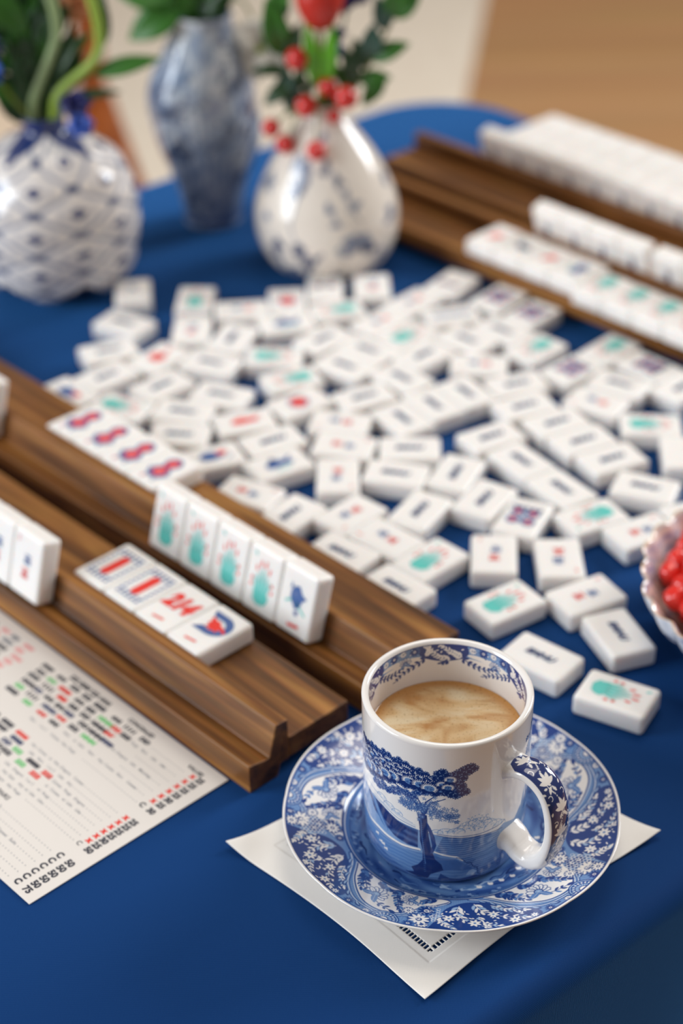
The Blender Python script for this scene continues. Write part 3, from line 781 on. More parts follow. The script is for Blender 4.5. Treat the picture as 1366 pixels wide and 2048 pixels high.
for j in range(NN):
    for i in range(NN):
        u, v = (i + .5) * cs, (j + .5) * cs
        e = min(u, v, S_ - u, S_ - v)
        s = u if min(v, S_ - v) < min(u, S_ - u) else v
        if 18.0 < e < 20.6 and (s % 2.1) < 1.25: continue
        b = j * (NN + 1) + i
        Fc.append((b, b + 1, b + NN + 2, b + NN + 1))
o = make_obj('napkin', V, Fc, linen)
md = o.modifiers.new('thickness', 'SOLIDIFY'); md.thickness = .0004; md.offset = 0
tag(o, 'white linen napkin with openwork stitched square, under the blue and white saucer', 'napkin')

# ------------------------------------------------------------------ blue and white china: ink painter
D_ = np.array((30, 62, 130)) / 255.; M_ = np.array((84, 124, 180)) / 255.; L_ = np.array((156, 183, 214)) / 255.; W_ = np.array((238, 233, 228)) / 255.; D2 = np.array((22, 44, 104)) / 255.
def spray(cv, x, y, ang, ln, col, n=4, wd=1.4, rs=None, curl=.5):
    """a curved stem with paired leaves and a small tip"""
    pts = []; px, py = x, y
    for k in range(9):
        t = k / 8; a = ang + curl * (t - .3); pts.append((px, py)); px += ln / 8 * math.cos(a); py += ln / 8 * math.sin(a)
    cv.line(pts, .38, col, .22)
    for k in range(n):
        i = int((k + 1) / (n + .4) * 8); a = ang + curl * (i / 8 - .3)
        for s in (-1, 1): cv.leaf(pts[i][0], pts[i][1], a + s * .85, ln * .24 * (1.15 - .08 * k), wd * .62, col, -s * .5)
    cv.leaf(pts[-1][0], pts[-1][1], ang + curl * .7, ln * .24, wd * .7, col)
def scroll(cv, x, y, ang, ln, w, col, curl):
    pts = []; px, py = x, y; a = ang
    for k in range(22):
        pts.append((px, py)); a += curl * (k / 22) ** 1.2 * .42; st = ln / 22 * (1 - .5 * k / 22); px += st * math.cos(a); py += st * math.sin(a)
    cv.line(pts, w, col, w * .5)
    return pts
def bloom(cv, x, y, r, ang, rot_in=0.):
    """open flower in three tones with outlined petals"""
    for k in range(-3, 4):
        a = ang + k * .48; cv.ell(x + r * .62 * math.cos(a), y + r * .62 * math.sin(a), r * .48, r * .27, D_, a); cv.ell(x + r * .64 * math.cos(a), y + r * .64 * math.sin(a), r * .40, r * .19, W_, a)
        cv.line([(x + r * .3 * math.cos(a), y + r * .3 * math.sin(a)), (x + r * .8 * math.cos(a), y + r * .8 * math.sin(a))], .16, M_)
    cv.ell(x, y, r * .42, r * .42, D_); cv.ell(x, y, r * .30, r * .30, L_)
    for k in range(7): cv.ell(x + r * .2 * math.cos(k * .9), y + r * .2 * math.sin(k * .9), .16, .16, D_)
    for s in (-1, 1):
        cv.leaf(x, y, ang + math.pi + s * .7, r * 1.3, r * .55, M_, s * .5)
        cv.line([(x, y), (x + r * 1.1 * math.cos(ang + math.pi + s * .8), y + r * 1.1 * math.sin(ang + math.pi + s * .8))], .16, W_)
def rosette(cv, x, y, r, c, light=None, n=8, rot=0.):
    for k in range(n):
        t = rot + 2 * math.pi * k / n; cv.ell(x + r * .58 * math.cos(t), y + r * .58 * math.sin(t), r * .44, r * .15 + .05, c, t)
    if light is not None: cv.ell(x, y, r * .3, r * .3, light)

SX, SY = 45.7, 578.0
rs = random.Random(12)
cv = Canvas(150, 150, .15, M_, -75, -75)
yy, xx = np.mgrid[0:cv.H, 0:cv.W]; X_ = cv.x0 + (xx + .5) * cv.s; Y_ = cv.y0 + (yy + .5) * cv.s
R_ = np.hypot(X_, Y_); T_ = np.arctan2(Y_, X_)
# engraved tint: fine radial and circular hatching
h = .5 + .5 * np.sin(T_ * 330 + np.sin(R_ * .9) * .6)
cv.a[:] = M_ * .80 + L_ * .20
cv.a[:] = cv.a * (1 - .26 * h[..., None]) + L_ * .26 * h[..., None]
def PT(r, th): return r * math.cos(th), r * math.sin(th)
def sm(pts, n=60): return smooth_prof(list(pts) + [pts[0]], n)
def vine(c_, pts, w, col, ln, wd, cols, step=2, side=.95):
    q = smooth_prof(pts, 30); c_.line(q, w, col, w * .6)
    for k in range(1, len(q) - 1, step):
        a2 = math.atan2(q[k + 1][1] - q[k][1], q[k + 1][0] - q[k][0]); f = 1 - .4 * k / len(q)
        for s_ in (-1, 1): c_.leaf(q[k][0], q[k][1], a2 + s_ * (side + rs.uniform(-.2, .2)), ln * f * rs.uniform(.8, 1.15), wd * f, rs.choice(cols), -s_ * .6)
    c_.leaf(q[-1][0], q[-1][1], math.atan2(q[-1][1] - q[-2][1], q[-1][0] - q[-2][0]), ln, wd, cols[0])
SEC = 2 * math.pi / 5
PH0 = math.radians(-100)
for q in range(5):
    b = PH0 + q * SEC
    B_ = lambda *p: [PT(r, b + t) for r, t in p]
    # dark sprigged ground along the edge
    cv.poly(sm(B_((72.2, -.02), (72.4, .2), (72.4, .42), (72.2, .64), (67, .67), (61, .60), (55.5, .50), (51.5, .36), (50.5, .22), (55, .08), (64, .02))), D_)
    for (pts, ln, wd) in ((((52, .30), (58, .34), (64, .44), (69, .56)), 4.2, 1.5), (((53, .18), (59, .16), (65, .22), (70.5, .32)), 4.2, 1.5), (((60, .06), (66, .06), (70, .12)), 3.4, 1.3), (((62, .30), (67, .30), (71, .40)), 3.2, 1.2), (((55, .42), (60, .50), (64, .60)), 3.2, 1.2)):
        vine(cv, B_(*pts), .4, W_, ln, wd, [W_, W_, L_], 4)
    for (t, r, s_) in ((.26, 66.5, 3.0), (.50, 68.8, 2.6), (.10, 62.5, 2.8), (.40, 61.5, 2.6), (.62, 70, 1.8)):
        x, y = PT(r, b + t); cv.ell(x, y, s_ * 1.1, s_ * 1.1, D_)
        for k in range(7): an_ = b + t + k * .9; cv.leaf(x, y, an_, s_, s_ * .42, W_, .25)
        cv.ell(x, y, s_ * .2, s_ * .2, M_)
    for k in range(36):
        t = rs.uniform(.04, .6); r = rs.uniform(56, 71.4)
        x, y = PT(r, b + t); cv.leaf(x, y, rs.uniform(0, 6.3), rs.uniform(1.2, 2.2), .7, W_, .5)
    # white ground with scrolling foliage
    wpts = sm(B_((47.6, .40), (50.5, .47), (56, .57), (61.5, .69), (65.5, .80), (66.6, .92), (64.5, 1.02), (60, 1.10), (56, 1.16), (53, 1.26), (49.5, 1.36), (47.6, 1.30), (47.4, 1.0), (47.4, .7)))
    cv.poly(wpts, W_); cv.line(wpts, .5, D_); cv.line([(x * 1.014, y * 1.014) for x, y in wpts], .3, W_)
    for (pts, ln, wd) in ((((48, .60), (52, .62), (57, .72), (62, .86), (64, .96)), 4.0, 1.7), (((48.2, .50), (50, .56), (54, .60), (58, .67)), 3.2, 1.4), (((48, .95), (52, .93), (57, .98), (61, 1.02)), 3.6, 1.6), (((48.4, 1.26), (50.5, 1.18), (53.5, 1.10), (55, 1.02)), 3.4, 1.5), (((48.6, .72), (50.5, .80), (50.6, .88)), 2.8, 1.4)):
        vine(cv, B_(*pts), .5, D_, ln, wd, [D_, D_, M_], 3)
    for (r, t, sc_, an_) in ((57.5, .80, 5.0, 2.7), (52.6, 1.06, 3.6, -1.2)):
        x, y = PT(r, b + t); cv.ell(x, y, sc_ * 1.05, sc_ * .95, W_, b + t); bloom(cv, x, y, sc_, b + t + an_)
    # broad sweeping acanthus stem
    q2 = smooth_prof(B_((48, .28), (50.5, .40), (55.5, .50), (61.5, .60), (67, .74), (68.6, .90), (66.6, 1.03), (61, 1.12)), 50)
    cv.line(q2, 2.3, D_, 1.2); cv.line(q2, 1.6, M_ * .7 + L_ * .3, .7); cv.line(q2, .4, W_, .2)
    for k in range(4, len(q2) - 2, 5):
        a2 = math.atan2(q2[k + 1][1] - q2[k][1], q2[k + 1][0] - q2[k][0]); cv.leaf(q2[k][0], q2[k][1], a2 - .8, 4.6, 2.0, D_, .8); cv.leaf(q2[k][0], q2[k][1], a2 - .8, 3.6, .9, L_, .8)
    # tinted ground: daisies, shell fan, net of scales
    for (t, r, s_, c, l) in ((.73, 70.2, 2.1, D_, W_), (.86, 71, 1.6, W_, D_), (1.17, 65.5, 4.2, W_, D_), (1.12, 70.3, 2.4, D_, W_), (1.20, 58.2, 3.6, D_, W_), (-.04, 52, 3.0, W_, D_), (.08, 49.8, 2.0, D_, W_), (-.06, 69.5, 2.6, W_, D_), (1.08, 60.5, 2.2, W_, D_), (-.02, 60, 2.6, D_, W_)):
        x, y = PT(r, b + t); cv.ell(x, y, s_ * 1.15, s_ * 1.15, (M_ if c is D_ else D_), al=.8); rosette(cv, x, y, s_ * 1.05, c, l, 10, rs.uniform(0, 1)); cv.ell(x, y, s_ * .16, s_ * .16, c)
    for k in range(14):
        x, y = PT(rs.uniform(49, 71), b + rs.uniform(1.12, 1.26)); cv.ring(x, y, rs.uniform(.5, 1.0), .25, W_, 0, 4.5); cv.ell(x, y, .4, .25, D_)
    fx, fy = PT(71.8, b + .98)
    for r_, c_ in ((6.2, D_), (5.7, L_), (5.2, D_), (4.8, M_), (3.7, D_), (3.3, L_), (2.0, D_), (1.6, W_)):
        th = [b + .98 + math.pi / 2 + math.pi * k / 24 for k in range(25)]
        cv.poly([(fx + r_ * (1 + .05 * abs(math.sin(k * .55))) * math.cos(a), fy + r_ * (1 + .05 * abs(math.sin(k * .55))) * math.sin(a)) for k, a in enumerate(th)], c_)
    for k in range(9):
        a = b + .98 + math.pi / 2 + math.pi * (k + .5) / 9; cv.ell(fx + 4.3 * math.cos(a), fy + 4.3 * math.sin(a), .6, .3, W_, a); cv.line([(fx + 1.8 * math.cos(a + .17), fy + 1.8 * math.sin(a + .17)), (fx + 5.4 * math.cos(a + .17), fy + 5.4 * math.sin(a + .17))], .2, D_)
    for k in range(9):
        for j in range(6):
            x, y = PT(56 + j * 1.7 + (k % 2) * .85, b - .15 + k * .022); cv.ring(x, y, .75, .2, W_)
# edge
m = np.clip((R_ - 72.2) / .15, 0, 1)[..., None]; cv.a[:] = cv.a * (1 - m) + W_ * m
m = (np.clip((.5 - np.abs(R_ - 71.9)) / .15, 0, 1) * .8)[..., None]; cv.a[:] = cv.a * (1 - m) + D_ * m
# well: landscape with rings
m = np.clip((47.6 - R_) / .15, 0, 1)[..., None]; cv.a[:] = cv.a * (1 - m) + (M_ * .8 + L_ * .2) * m
for r, wd, c in ((47.4, .8, D_), (46.4, .5, W_), (45.4, 1.0, M_), (44.3, .35, D_)):
    m = np.clip((wd / 2 - np.abs(R_ - r)) / .15 + .5, 0, 1)[..., None]; cv.a[:] = cv.a * (1 - m) + c * m
m = np.clip((44 - R_) / .15, 0, 1)[..., None] * (np.clip(.35 + .3 * np.sin(T_ * 5 + R_ * .5) + .25 * np.sin(T_ * 11 - R_), 0, .8))[..., None]; cv.a[:] = cv.a * (1 - m) + D_ * m
for k in range(60):
    t = rs.uniform(0, 6.28); r = rs.uniform(34, 42); c = rs.choice([D2, L_, D_, M_, D_]); n_ = rs.randint(4, 10)
    cv.line([PT(r + .5 * math.sin(k + j), t + j * .03) for j in range(n_)], rs.uniform(.3, 1.6), c, .3)
for k in range(120):
    t = rs.uniform(0, 6.28); x, y = PT(rs.uniform(41, 44), t); rosette(cv, x, y, rs.uniform(.7, 1.2), rs.choice([L_, L_ * .5 + M_ * .5, D_]), None, 6)
for k in range(9):
    t = -1.3 + k * .14; x, y = PT(37.5 + rs.uniform(-1, 1), t); cv.poly([(x - 1.2, y), (x - .9, y + 1.0), (x - .3, y + .6), (x + .8, y + .9), (x + 1.4, y + .3), (x + .9, y - .8), (x - .6, y - .8)], W_)

sprof = smooth_prof([(0.0, 5.0), (20, 5.0), (36, 5.1), (41, 5.9), (44.5, 7.6), (47.5, 9.8), (53, 11.6), (62, 14.2), (69, 16.6), (72.6, 18.1)], 180)
rr_ = np.array([p[0] for p in sprof]); zz_ = np.array([p[1] for p in sprof])
arc = np.concatenate([[0], np.cumsum(np.hypot(np.diff(rr_), np.diff(zz_)))])
samp = np.concatenate([np.linspace(0.5, 33, 24)[:-1], np.linspace(33, arc[-1], 230)])
R1 = np.interp(samp, arc, rr_); Z1 = np.interp(samp, arc, zz_)
# rounded lip and underside
R1 = np.concatenate([R1, [73.1, 73.35, 73.3, 72.8, 68, 60, 50, 42, 39.5, 39.2, 38.6, 37.4, 36.8, 20, .5]])
Z1 = np.concatenate([Z1, [18.25, 17.95, 17.5, 17.1, 15.0, 12.2, 8.8, 4.6, 3.2, 1.6, 1.2, 1.2, 1.9, 2.6, 2.6]])
nth = 1500; th = np.linspace(0, 2 * math.pi, nth, endpoint=False)
lob = 1 + .0045 * np.clip((R1[:, None] - 60) / 13, 0, 1) * (np.abs(np.sin(th * 4 + .5))[None, :] - .6) * 2
PX = R1[:, None] * lob * np.cos(th); PY = R1[:, None] * lob * np.sin(th); PZ = np.repeat(Z1[:, None], nth, 1)
C = cv.sample(R1[:, None] * np.cos(th), R1[:, None] * np.sin(th)); C[len(samp):] = W_
sroot = thing('saucer', 'blue and white floral patterned saucer under the coffee mug, on the linen napkin', 'saucer', (SX, SY, 0))
grid_obj('dish', np.stack([PX, PY, PZ], -1), C, china, sroot, close_u=True, flip=False)

# ---- mug
MX, MY = 42.9, 578.0
MR = 35.8
mroot = thing('coffee_mug', 'blue and white china mug of coffee with tree landscape, standing on the saucer', 'mug', (MX, MY, 0))
mc = Canvas(2 * math.pi * MR, 78, .16, W_, -math.pi * MR, 6, wrap=True)
K = MR * math.pi / 180
def g(*p): return [(a * K, z) for a, z in p]
def hatch(fr, c0, c1, amp=.5):
    return None
# background bank, hills, sea
mc.poly(g((-180, 30), (-120, 38), (-90, 43), (-72, 42), (-60, 41), (-50, 40), (-38, 37), (-24, 36), (-9, 34.5), (7, 32.8), (21, 32.2), (34, 31), (40, 33.5), (52, 31), (60, 36), (68, 48), (74, 58), (84, 66), (100, 60), (120, 45), (150, 35), (180, 30), (180, 5), (-180, 5)), L_ * .55 + M_ * .45)
def tonal(pts, c, al=1.0, f=2.4, amp=.35, lo=.65):
    mc.poly(pts, c, al, tex=lambda X, Y: np.clip(lo + amp * np.sin(Y * f + np.sin(X * .35) * 1.2 + np.sin(X * 1.3) * .25), 0, 1))
tonal(g((-5, 33.6), (7, 32.6), (21, 32), (36, 30.5), (42, 20), (40, 8), (20, 8), (5, 22), (-10, 25)), D_, .85, 5.2, .38, .52)
for k in range(34):                                          # light ripples near the handle
    z = 13 + k * .52; x0 = rs.uniform(14, 22) * K; mc.line([(x0, z), (x0 + 6, z + .25 + rs.uniform(-.1, .1)), (38 * K, z + .9)], .16, L_, .3)
tonal(g((-84, 44), (-70, 41.5), (-60, 33), (-48, 30), (-40, 27), (-30, 25.5), (-22, 25.5), (-22, 35.5), (-37, 36.6), (-52, 39), (-65, 41)), D2, .9, 1.7, .2, .8)
mc.poly(g((-62, 40.4), (-51.5, 40.0), (-38, 36.8), (-30, 34.6), (-34, 31.5), (-42, 31), (-50, 33), (-58, 36)), D2, .9)
mc.poly(g((-82, 42), (-66, 41), (-60, 36), (-54, 30.5), (-46, 27.5), (-46, 29), (-52, 34), (-60, 41)), M_)
mc.line(g((-62, 41), (-58, 37), (-53, 32.5), (-47, 28)), .35, L_)
mc.line(g((-85, 30), (-76, 27), (-67, 25.4), (-56, 25.6), (-46, 24.6), (-34, 24.0), (-21, 24.6)), 1.3, W_); mc.line(g((-85, 29), (-67, 24.7), (-46, 23.8), (-34, 23.3), (-21, 24)), .25, D_)
mc.line(g((-62, 41.6), (-51, 41.2), (-38, 38.2), (-24, 36.8)), .3, M_); mc.line(g((-60, 43), (-45, 41), (-30, 38.4), (-24, 37.8)), .25, L_)
mc.line(g((-70, 46), (-55, 44.4), (-40, 41), (-26, 38.6)), .22, M_)
# meadow and foreground bank
tonal(g((-180, 26), (-90, 27), (-67, 23.6), (-46, 23), (-33, 22.4), (-20, 23), (-10, 24), (4, 21.4), (12, 17), (20, 12), (24, 6), (-180, 6)), M_, 1.0, 3.1, .25, .75)
tonal(g((-75, 20), (-60, 17), (-48, 13), (-30, 10), (-30, 6), (-80, 6)), D_, .5, 2.0, .3, .6)
mc.poly(g((-12, 23.4), (-6, 21.5), (4, 20.6), (12, 16.6), (17, 13.6), (10, 13.2), (2, 14.2), (-6, 13.6), (-9, 17)), M_ * .7 + D_ * .3)
mc.line(g((-12, 25), (-5, 23.4), (4.6, 22.0), (9, 19.6)), .8, W_); mc.line(g((4.6, 21.6), (9, 20.2), (12, 17.8), (15, 17.6), (17, 14.8), (20, 13.8), (21, 9.5), (24, 9)), .32, D2)
mc.poly(g((-6, 12), (0, 9.4), (8, 8.2), (18, 9.4), (24, 8), (24, 6.2), (4, 6.2), (-8, 8)), D_); mc.poly(g((14, 12.6), (17, 13.2), (20, 11.4), (17, 9.8), (12, 10.2)), L_)
# small white sheep
for (a, z) in ((-58, 21), (-54, 18), (-51.5, 17.6), (-49, 15.8)): mc.poly([(a * K + x, z + y) for x, y in ((-1.1, -.8), (-1.0, .7), (-.2, .5), (.5, 1.2), (1.2, .9), (1.0, -.9), (.6, -.3), (-.6, -.3))], W_)
# clouds
def puff(a, z, r, c, n=11):
    for k in range(n):
        t = math.pi * (k + .5) / n; x = a * K + r * math.cos(t); y = z + r * .7 * math.sin(t); mc.ring(x, y, r * .22, .15, c, t - 1.3, t + 1.3)
    for k in range(7): mc.ell(a * K + rs.uniform(-r, r) * .8, z + rs.uniform(0, r * .5), rs.uniform(.3, .8), .2, L_)
for (a, z, r) in ((-9, 35.6, 2.2), (-3, 35.8, 3.0), (4, 35.8, 3.2), (9, 36.2, 4.0), (14, 37.5, 5.0), (19, 37.5, 5.6), (25, 36.0, 4.6), (31, 34.6, 4.0), (36, 33.6, 3.0), (-52, 44, 2.6), (-45, 42, 2.6), (-38, 40.6, 2.4)):
    puff(a, z, r, M_ * .8 + L_ * .2)
for k in range(60):
    x = rs.gauss(18, 5) * K; y = rs.uniform(36, 44.5); mc.ell(x, y, rs.uniform(.2, .5), .16, M_ * .6 + L_ * .4, rs.uniform(0, 3))
mc.line(g((-9, 35.2), (7, 33.6), (21, 33.2), (38, 34.0), (41, 35.2)), .3, D_); mc.line(g((-9, 34.4), (7, 32.7), (21, 32.2), (39, 31.2)), .25, D2)
# far tree at the right
mc.poly(g((64, 30), (66, 44), (62, 52), (60, 58), (66, 66), (72, 73), (84, 76), (100, 72), (110, 60), (105, 30)), M_)
for k in range(60): rosette(mc, rs.uniform(61, 92) * K, rs.uniform(44, 74), rs.uniform(1.2, 2.0), D_, L_, 7)
# the big tree
mc.poly(g((-22.5, 45), (-21, 38), (-20.5, 30), (-18.5, 24), (-18.5, 19), (-22, 15.5), (-27, 13), (-25, 10.5), (-32, 9.2), (-22, 7.6), (-15, 8.2), (-13, 11), (-9, 12.4), (-4, 14), (-5.5, 17.5), (-10, 20.6), (-12.2, 25), (-14.5, 33), (-16, 45)), D2)
mc.poly(g((-16.6, 42), (-13.2, 38), (-10.4, 33), (-9.2, 28.5), (-11, 24.4), (-13.4, 23), (-12.2, 28), (-13.4, 33), (-15.6, 38)), D_)
mc.line(g((-20.2, 44), (-19.6, 34), (-18, 25), (-16.5, 17)), .3, M_)
for k in range(26):
    z = 12 + k * 1.2; a = -20.6 + (44 - z) * .1; mc.line(g((a, z), (a + 1.3, z + .5)), .2, M_ * .7 + D_ * .3)
for pts in (((-19, 44), (-19.5, 50), (-24, 55)), ((-18, 44), (-17, 52), (-11, 56)), ((-17, 46), (-14, 52), (-4, 55)), ((-22, 50), (-32, 55), (-45, 58)), ((-19, 46), (-27, 53), (-36, 56))):
    mc.line(g(*pts), 1.0, D_, .4)
def clump(a, z, r, dark=D2):
    x = a * K
    for k in range(11): t = k * .571 + rs.uniform(-.1, .1); mc.ell(x + r * .84 * math.cos(t), z + r * .62 * math.sin(t), r * .3, r * .17, dark, t)
    mc.ell(x, z, r * .90, r * .68, dark); mc.ell(x + r * .04, z + r * .04, r * .66, r * .44, M_ * .8 + L_ * .2)
    for k in range(17):
        t = -.75 + (math.pi + 1.1) * k / 16; mc.line([(x + r * .58 * math.cos(t), z + r * .40 * math.sin(t)), (x + r * .88 * math.cos(t), z + r * .66 * math.sin(t))], .5, W_, .2)
    for k in range(11): mc.ell(x + rs.uniform(-.5, .5) * r, z + rs.uniform(-.3, .3) * r, .34, .13, D_, rs.uniform(0, 3))
def tuft(a, z, r, c=D2):
    x = a * K; t0 = rs.uniform(0, 1)
    for k in range(6):
        t = t0 + k * 1.047; qx, qy = x + r * .58 * math.cos(t), z + r * .50 * math.sin(t); mc.ell(qx, qy, r * .40, r * .34, c)
        for j in range(3): tt = t - .6 + .6 * j; mc.ell(x + r * .98 * math.cos(tt), z + r * .88 * math.sin(tt), r * .15, r * .08, c, tt)
    mc.ell(x, z, r * .5, r * .45, c)
    for k in range(4): t = t0 + k * 1.5; mc.ring(x + r * .45 * math.cos(t), z + r * .4 * math.sin(t), r * .26, .26, L_, t - 1.2, t + 1.2)
top = [(-84, 64), (-76, 66), (-70, 65), (-62, 68), (-54, 67.5), (-48, 70), (-40, 68.6), (-34, 70.2), (-27, 67.6), (-20, 67.8), (-14, 65), (-9, 65.4)]
bot = [(-84, 54), (-72, 51.5), (-64, 53), (-56, 53.6), (-48, 56), (-40, 57.5), (-32, 58.6), (-22, 58.2), (-12, 57.2), (-6, 58)]
ta = np.array([p[0] for p in top]); tz = np.array([p[1] for p in top]); ba = np.array([p[0] for p in bot]); bz = np.array([p[1] for p in bot])
mc.poly(g(*([(a, z - 2.2) for a, z in top] + [(a, z + 1) for a, z in bot[::-1]])), D2)
for a in np.arange(-86, -8, 4.6):
    zt = np.interp(a, ta, tz)
    for (da, dz, r) in ((0, .4, 2.0), (-2.0, -.7, 1.7), (2.0, -.9, 1.7), (rs.uniform(-1, 1), 1.8, 1.4)): tuft(a + da, zt + dz - .6, r)
for a in np.arange(-86, -6, 3.4): tuft(a, np.interp(a, ba, bz) + rs.uniform(-.8, 1.0), rs.uniform(1.5, 2.0))
cl = []
for row in range(4):
    for a in np.arange(-86 + (row % 2) * 3.4, -5, 6.8):
        zt, zb = np.interp(a, ta, tz) - 2.4, np.interp(a, ba, bz) + 2.0; z = zt + (zb - zt) * (row + .35) / 4
        if zt - zb > 2: cl.append((row, a + rs.uniform(-1, 1), z, rs.uniform(3.5, 4.5)))
for _, a, z, r in sorted(cl, key=lambda q: -q[2]): clump(a, z, r)
for (a, z) in ((-9, 68.4), (-6, 69.6), (-3.4, 68.0), (-7, 66.2), (-4, 65.2), (0, 66.6), (2, 68.4), (4.6, 69.4), (3.4, 67), (7.4, 70.6), (10, 71.4), (12.4, 71.8), (14.6, 70.4), (8.6, 68.4), (11.4, 69.2), (5.4, 64.8), (2.6, 64.4), (7.4, 66), (-1, 63.6), (4.4, 62.4), (6.8, 62.0), (0, 60.4), (-3, 58.4), (0, 57.4), (3, 56.8), (5.6, 57.6), (8, 59.4), (9.4, 58.4), (4, 59), (-5, 61)): tuft(a, z, 2.0)
for (a, z) in ((-6, 62.6), (-2.4, 61.2), (-1, 65.4)): clump(a, z, 3.0)
for k in range(44):
    a = rs.uniform(-60, -22); tuft(a, np.interp(a, [-60, -22], [50, 55.5]) + rs.uniform(-1.6, 1.6), rs.uniform(1.0, 1.6), D_)
# light lower foliage
for k in range(210):
    t = rs.uniform(0, 1); a = -36 + 41 * t; zc = 49.5 - 4.5 * t + (2.2 if -18 < a < -8 else 0); z = zc + rs.gauss(0, 2.1) * (1.2 - abs(t - .45))
    if a < -22 and z < 46: continue
    c = M_ * .5 + D_ * .5; x = a * K
    for j in range(5): tt = j * 1.256 + rs.uniform(0, .5); mc.ell(x + .62 * math.cos(tt), z + .62 * math.sin(tt), .42, .17, c, tt)
    mc.ell(x, z, .25, .25, L_)
mc.poly(g((-180, 6), (180, 6), (180, 7.6), (-180, 7.6)), D_); mc.poly(g((-180, 6), (180, 6), (180, 6.9), (-180, 6.9)), M_)

zs = np.concatenate([[5.0, 5.0, 5.15], np.linspace(5.5, 81.0, 440)])
rrz = np.interp(zs, [5.0, 5.5, 6.5, 9, 20, 50, 81], [30, 32.4, 33.6, 34.4, 35.1, 35.6, 35.8]); rrz[0] = .3; rrz[1] = 29.5; rrz[2] = 31
lip_r = [35.85, 35.8, 35.5, 35.0, 34.3, 33.6, 33.1, 32.8]; lip_z = [81.6, 82.3, 82.9, 83.2, 83.3, 83.1, 82.6, 81.8]
Rm = np.concatenate([rrz, lip_r]); Zm = np.concatenate([zs, lip_z])
nm = 1200; an = np.linspace(-math.pi, math.pi, nm, endpoint=False)
PX = Rm[:, None] * np.sin(an); PY = -Rm[:, None] * np.cos(an); PZ = np.repeat(Zm[:, None], nm, 1)
C = mc.sample(np.repeat(an[None, :] * MR, len(Rm), 0), PZ); C[Zm > 78] = W_; C[:3] = W_
grid_obj('cup_wall', np.stack([PX, PY, PZ], -1), C, china, mroot, close_u=True)
# inside with printed border
IR = 32.75
ic = Canvas(2 * math.pi * IR, 18, .14, W_, 0, 64, wrap=True)
full = ic.w
ic.poly([(0, 82), (full, 82), (full, 75), (0, 75)], M_ * .7 + L_ * .3)
jj, ii = np.mgrid[0:ic.H, 0:ic.W]; hh = (.5 + .5 * np.sin(ii * ic.s * 9 + jj * ic.s * 3))[..., None] * .35
m = (((jj + .5) * ic.s + 64) > 75)[..., None] * hh; ic.a[:] = ic.a * (1 - m) + L_ * m
nsec = 5; SL = full / nsec
for q in range(nsec):
    x0 = q * SL
    ic.poly(smooth_prof([(x0, 82), (x0 - 1, 78), (x0 + 1, 75), (x0 + 5, 73.2), (x0 + 10, 72.4), (x0 + 15, 73.4), (x0 + 19, 75.4), (x0 + 21, 78), (x0 + 20, 82), (x0 + 10, 82.2), (x0, 82)], 60), D_)
    for (p_, ln, wd) in ((((x0 + 2, 75.2), (x0 + 6, 77), (x0 + 10, 80)), 2.8, 1.1), (((x0 + 7, 73.4), (x0 + 12, 75), (x0 + 16, 78.6)), 2.8, 1.1), (((x0 + 18, 76), (x0 + 16, 79), (x0 + 18, 81)), 2.2, .9)): vine(ic, p_, .35, W_, ln, wd, [W_], 4)
    for k in range(10): ic.leaf(x0 + rs.uniform(1, 19), rs.uniform(75.5, 81), rs.uniform(0, 6.3), 1.6, .7, W_, .4)
    ic.poly(smooth_prof([(x0 + 20, 76), (x0 + 22, 73.6), (x0 + 26, 72.6), (x0 + 30, 73.2), (x0 + 34, 75), (x0 + 38, 75.4), (x0 + 41, 76.5), (x0 + 38, 77.4), (x0 + 28, 77), (x0 + 20, 76)], 60), W_)
    for (dx, y, s_, c, l) in ((23, 79.4, 2.3, D_, W_), (28.5, 80, 1.7, W_, D_), (33.5, 79.6, 2.2, D_, W_), (38.5, 79.4, 1.8, W_, D_)): ic.ell(x0 + dx, y, s_ * 1.1, s_ * 1.1, M_, al=.7); rosette(ic, x0 + dx, y, s_, c, l, 10); ic.ell(x0 + dx, y, .3, .3, c)
    bloom(ic, x0 + 27.5, 74.6, 2.8, 1.57)
    for k in range(14): ic.ell(x0 + rs.uniform(21, 40), rs.uniform(76.5, 81.5), .5, .25, rs.choice([W_, L_, D_]), rs.uniform(0, 3))
    vine(ic, ((x0 + 2, 74.6), (x0 - 2, 72.4), (x0 - 6, 71.4), (x0 - 10, 71.8), (x0 - 13, 73.2)), .45, D_, 2.6, 1.3, [D_], 4, 1.1)
    vine(ic, ((x0 + 18, 74.8), (x0 + 22, 72.6), (x0 + 26, 70.8), (x0 + 30, 69.4), (x0 + 33, 67.4)), .4, D_, 2.5, 1.25, [D_], 4, 1.1)
    vine(ic, ((x0 + 8, 72.6), (x0 + 9.5, 71.6), (x0 + 11, 71.4)), .35, D_, 1.8, 1.0, [D_], 8, 1.1)
ic.poly([(0, 82), (full, 82), (full, 81.3), (0, 81.3)], D_)
zi = np.concatenate([np.linspace(81.8, 66, 120), [60, 50, 30, 12, 9]])
ri = np.concatenate([np.linspace(32.8, 32.6, 120), [32.5, 32.3, 31.8, 30, 27]])
PX = ri[:, None] * np.sin(an); PY = -ri[:, None] * np.cos(an); PZ = np.repeat(zi[:, None], nm, 1)
C = ic.sample(np.repeat(((an + 2.2) * IR)[None, :], len(ri), 0), PZ); C[zi < 67] = W_
grid_obj('inner_wall', np.stack([PX, PY, PZ], -1), C, china, mroot, close_u=True)
